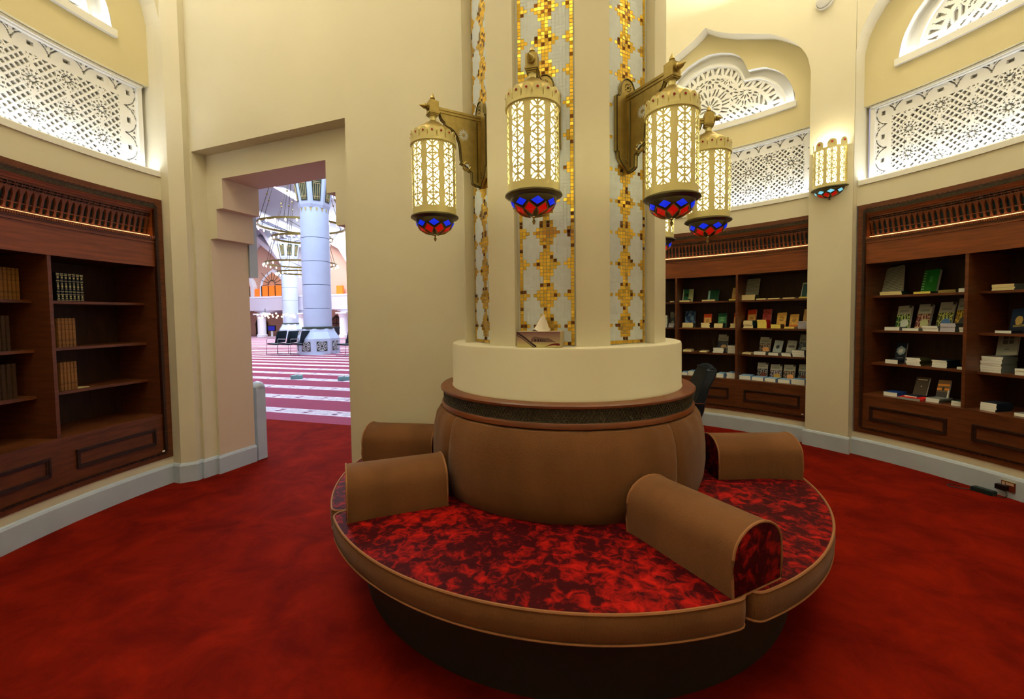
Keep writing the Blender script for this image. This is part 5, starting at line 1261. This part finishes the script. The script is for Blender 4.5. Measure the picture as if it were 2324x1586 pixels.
# big marble columns
blue_m = mat('pale_blue_marble', (194, 212, 234), .3, noise=.03, nscale=2); grille_m = mat('grille_bronze', (62, 74, 58), .45, noise=.5, nscale=22); gold_l = mat('gold_leaf_trim', (190, 176, 120), .4)
def big_column(x, y, lab, rz):
    t = thing('marble_column', lab, 'column', (x, y, 0), rz, 'big marble columns of the hall')
    oc = lambda r, z, ph=22.5: [(r * cos(rad(ph + 45 * k)), r * sin(rad(ph + 45 * k)), z) for k in range(8)]
    def oct_(m, lv, mi=0):
        vs = []
        for r, z in lv: vs += oc(r, z)
        n = len(lv); m.add(vs, [(i * 8 + k, i * 8 + (k + 1) % 8, (i + 1) * 8 + (k + 1) % 8, (i + 1) * 8 + k) for i in range(n - 1) for k in range(8)] + [tuple(range(8))[::-1], tuple(range((n - 1) * 8, n * 8))], mi)
    m = MB(); oct_(m, [(.80, 0), (.80, .60), (.64, .86), (.60, .98)]); m.build('base', blue_m, t)
    m = MB(); m.lathe([(.58, .97), (.58, 1.04), (.54, 1.05)], 32); m.build('carved_collar', grille_m, t, True)
    hs = [1.04, 1.75, 2.67, 3.57, 4.47, 5.62]
    for a, b in zip(hs, hs[1:]):
        m = MB(); m.lathe([(.505, a + .012), (.52, a + .02), (.52, b - .008), (.505, b)], 36); m.build('drum', blue_m, t, True)
    m = MB(); oct_(m, [(.55, 5.60), (.59, 5.72), (.74, 6.66), (.78, 6.86), (.84, 6.95)]); m.build('capital', blue_m, t)
    for k in range(8):
        a = rad(45 * k); ca, sa = cos(a), sin(a)
        def q(s, z, o=.012):
            ap = (.595 + (.74 - .595) * (z - 5.75) / .91) * cos(pi / 8) + o; return (ap * ca - s * sa, ap * sa + s * ca, z)
        m = MB(); m.add([q(-.13, 5.84), q(.13, 5.84), q(.18, 6.62), q(-.18, 6.62)], ((0, 1, 2, 3),)); pnl = m.build('capital_grille', grille_m, t)
        m = MB()
        for s in (-.08, -.027, .027, .08): m.tube([q(s, 5.88, .02), q(s * 1.5, 6.45, .02)], .010, 4)
        for z in (5.98, 6.46, 6.52): m.tube([q(-.12, z, .022), q(.12, z, .022)], .012, 4)
        m.build('gold_grille', gold_l, pnl)
        ap = .80 * cos(pi / 8) + .006; m = MB(); m.add([(ap * ca - s * sa, ap * sa + s * ca, z) for s, z in ((-.19, .13), (.19, .13), (.19, .50), (-.19, .50))], ((0, 1, 2, 3),)); pnl = m.build('base_grille', grille_m, t)
        m = MB(); w = [(ap + .01, s, z) for s, z in ()]
        f = lambda s, z: ((ap + .012) * ca - s * sa, (ap + .012) * sa + s * ca, z)
        for rr in (.06, .12, .17): m.tube([f(rr * cos(2 * pi * j / 12), .315 + rr * sin(2 * pi * j / 12)) for j in range(12)], .007, 4, closed=True)
        for j in range(8): m.tube([f(.05 * cos(pi * j / 4), .315 + .05 * sin(pi * j / 4)), f(.18 * cos(pi * j / 4), .315 + .18 * sin(pi * j / 4))], .006, 4)
        m.build('silver_rosette', hall_w, pnl)
    m = MB()
    for k in range(16):
        a = 22.5 * k; m.add([P3(.53, a - 5, 5.60), P3(.53, a + 5, 5.60), P3(.53, a + 3, 5.50), P3(.53, a, 5.45), P3(.53, a - 3, 5.50)], ((0, 1, 2, 3, 4),))
    tag(m.build('gold_pendants', gold_l, t), kind='stuff')
    return t
c1 = big_column(-9.60, 13.35, 'nearest big white marble column seen through the doorway', -50)
c2 = big_column(-19.55, 27.1 - .6, 'second big marble column behind the nearest one', -50)
# ring chandeliers
def ringch(x, y, z1, z2, R1_, R2_, lab, ztop):
    t = thing('ring_chandelier', lab, 'chandelier', (x, y, 0), 0, 'double ring chandeliers in the hall'); rm = mat('ring_brass', (120, 104, 50), .4, metal=.6); gl = mat('lamp_white', (255, 250, 235), .5, emit=(255, 250, 235), estr=3)
    for z, R in ((z1, R1_), (z2, R2_)):
        m = MB(); m.sweep([(R - .04, z - .04), (R + .04, z - .04), (R + .04, z + .05), (R - .04, z + .05)], 0, 360, 48); rg = m.build('ring', rm, t)
        m = MB()
        for k in range(28): a = 360 * k / 28; m.sphere(P3(R + .10, a, z - .12), .045, 6, 4, 1.6)
        tag(m.build('lamp_globes', gl, rg, True), kind='stuff')
    m = MB(); b = MB()
    for k in range(8):
        a = 45 * k + 10; p0 = Vector(P3(R1_, a, z1)); p1 = Vector((0, 0, ztop)); m.tube([p0, p1], .014, 4); m.tube([p0, P3(R2_, a + 45, z2)], .012, 4)
        for u in (.2, .45, .7): b.sphere(p0.lerp(p1, u), .05, 6, 4)
    m.build('suspension_rods', dkframe, t); tag(b.build('rod_beads', rm, t), kind='stuff')
ringch(-12.92, 17.82, 5.99, 5.36, 2.02, 1.38, 'large double ring chandelier nearest the doorway', 12.5)
ringch(-15.99, 22.47, 4.72, 4.20, 2.0, 1.35, 'smaller looking double ring chandelier farther back', 12.5)
# rows of chairs
def hall_chair():
    t = bpy.data.objects.new('hall_chair', None); COL.objects.link(t)
    m = MB(); m.hexa([(-.22, -.20, .40), (.22, -.20, .40), (.22, .24, .38), (-.22, .24, .38), (-.22, -.20, .45), (.22, -.20, .45), (.22, .24, .43), (-.22, .24, .43)]); m.build('seat', mat('hall_chair_cloth', (10, 34, 40), .6), t)
    m = MB(); m.hexa([(-.22, .20, .46), (.22, .20, .46), (.22, .25, .46), (-.22, .25, .46), (-.21, .34, .92), (.21, .34, .92), (.21, .38, .91), (-.21, .38, .91)]); m.build('backrest', MATS['hall_chair_cloth'], t)
    for s in (-1, 1):
        m = MB(); m.tube([(s * .24, .22, .62), (s * .24, -.16, .62), (s * .24, -.20, .58), (s * .24, -.22, .02), (s * .24, .24, .02)], .014, 6); m.build('leg_frame', chrome, t, True)
    return t
hc = hall_chair(); CHL = ['leftmost dark chair of the front row by the big column', 'second dark chair of the front row by the big column', 'third dark chair, touching the big column base', 'dark chair right of the big column at the door edge', 'left dark chair of the back row behind the front row', 'right dark chair of the back row behind the front row', 'dark chair hidden partly by the second column base']
for i, (u, v) in enumerate(((-13.15, 10.75), (-12.58, 10.72), (-12.05, 10.8), (-9.95, 10.75), (-16.6, 16.2), (-15.9, 16.25), (-15.1, 16.3))):
    o = hc if i == 0 else copy_tree(hc); o.location = HP(u, v, 0); o.rotation_euler.z = rad(-105 if i != 3 else -105); tag(o, CHL[i], 'chair', 'dark chairs in the prayer hall')
for (x, y), lab in (((-5.98 - .15, 6.60), 'green tissue box on the hall carpet, left of two'), ((-4.88, 6.42), 'green tissue box on the hall carpet at the door edge')):
    t = thing('carpet_tissue_box', lab, 'tissue box', (x, y, 0), 20, 'tissue boxes on the hall carpet')
    m = MB(); m.box(-.12, .12, -.06, .06, 0, .08); m.build('carton', mat('green_carton', (120, 168, 168), .5), t); m = MB(); m.sphere((0, 0, .09), .035, 8, 6, .8); m.build('tissue', white_pl, t, True)
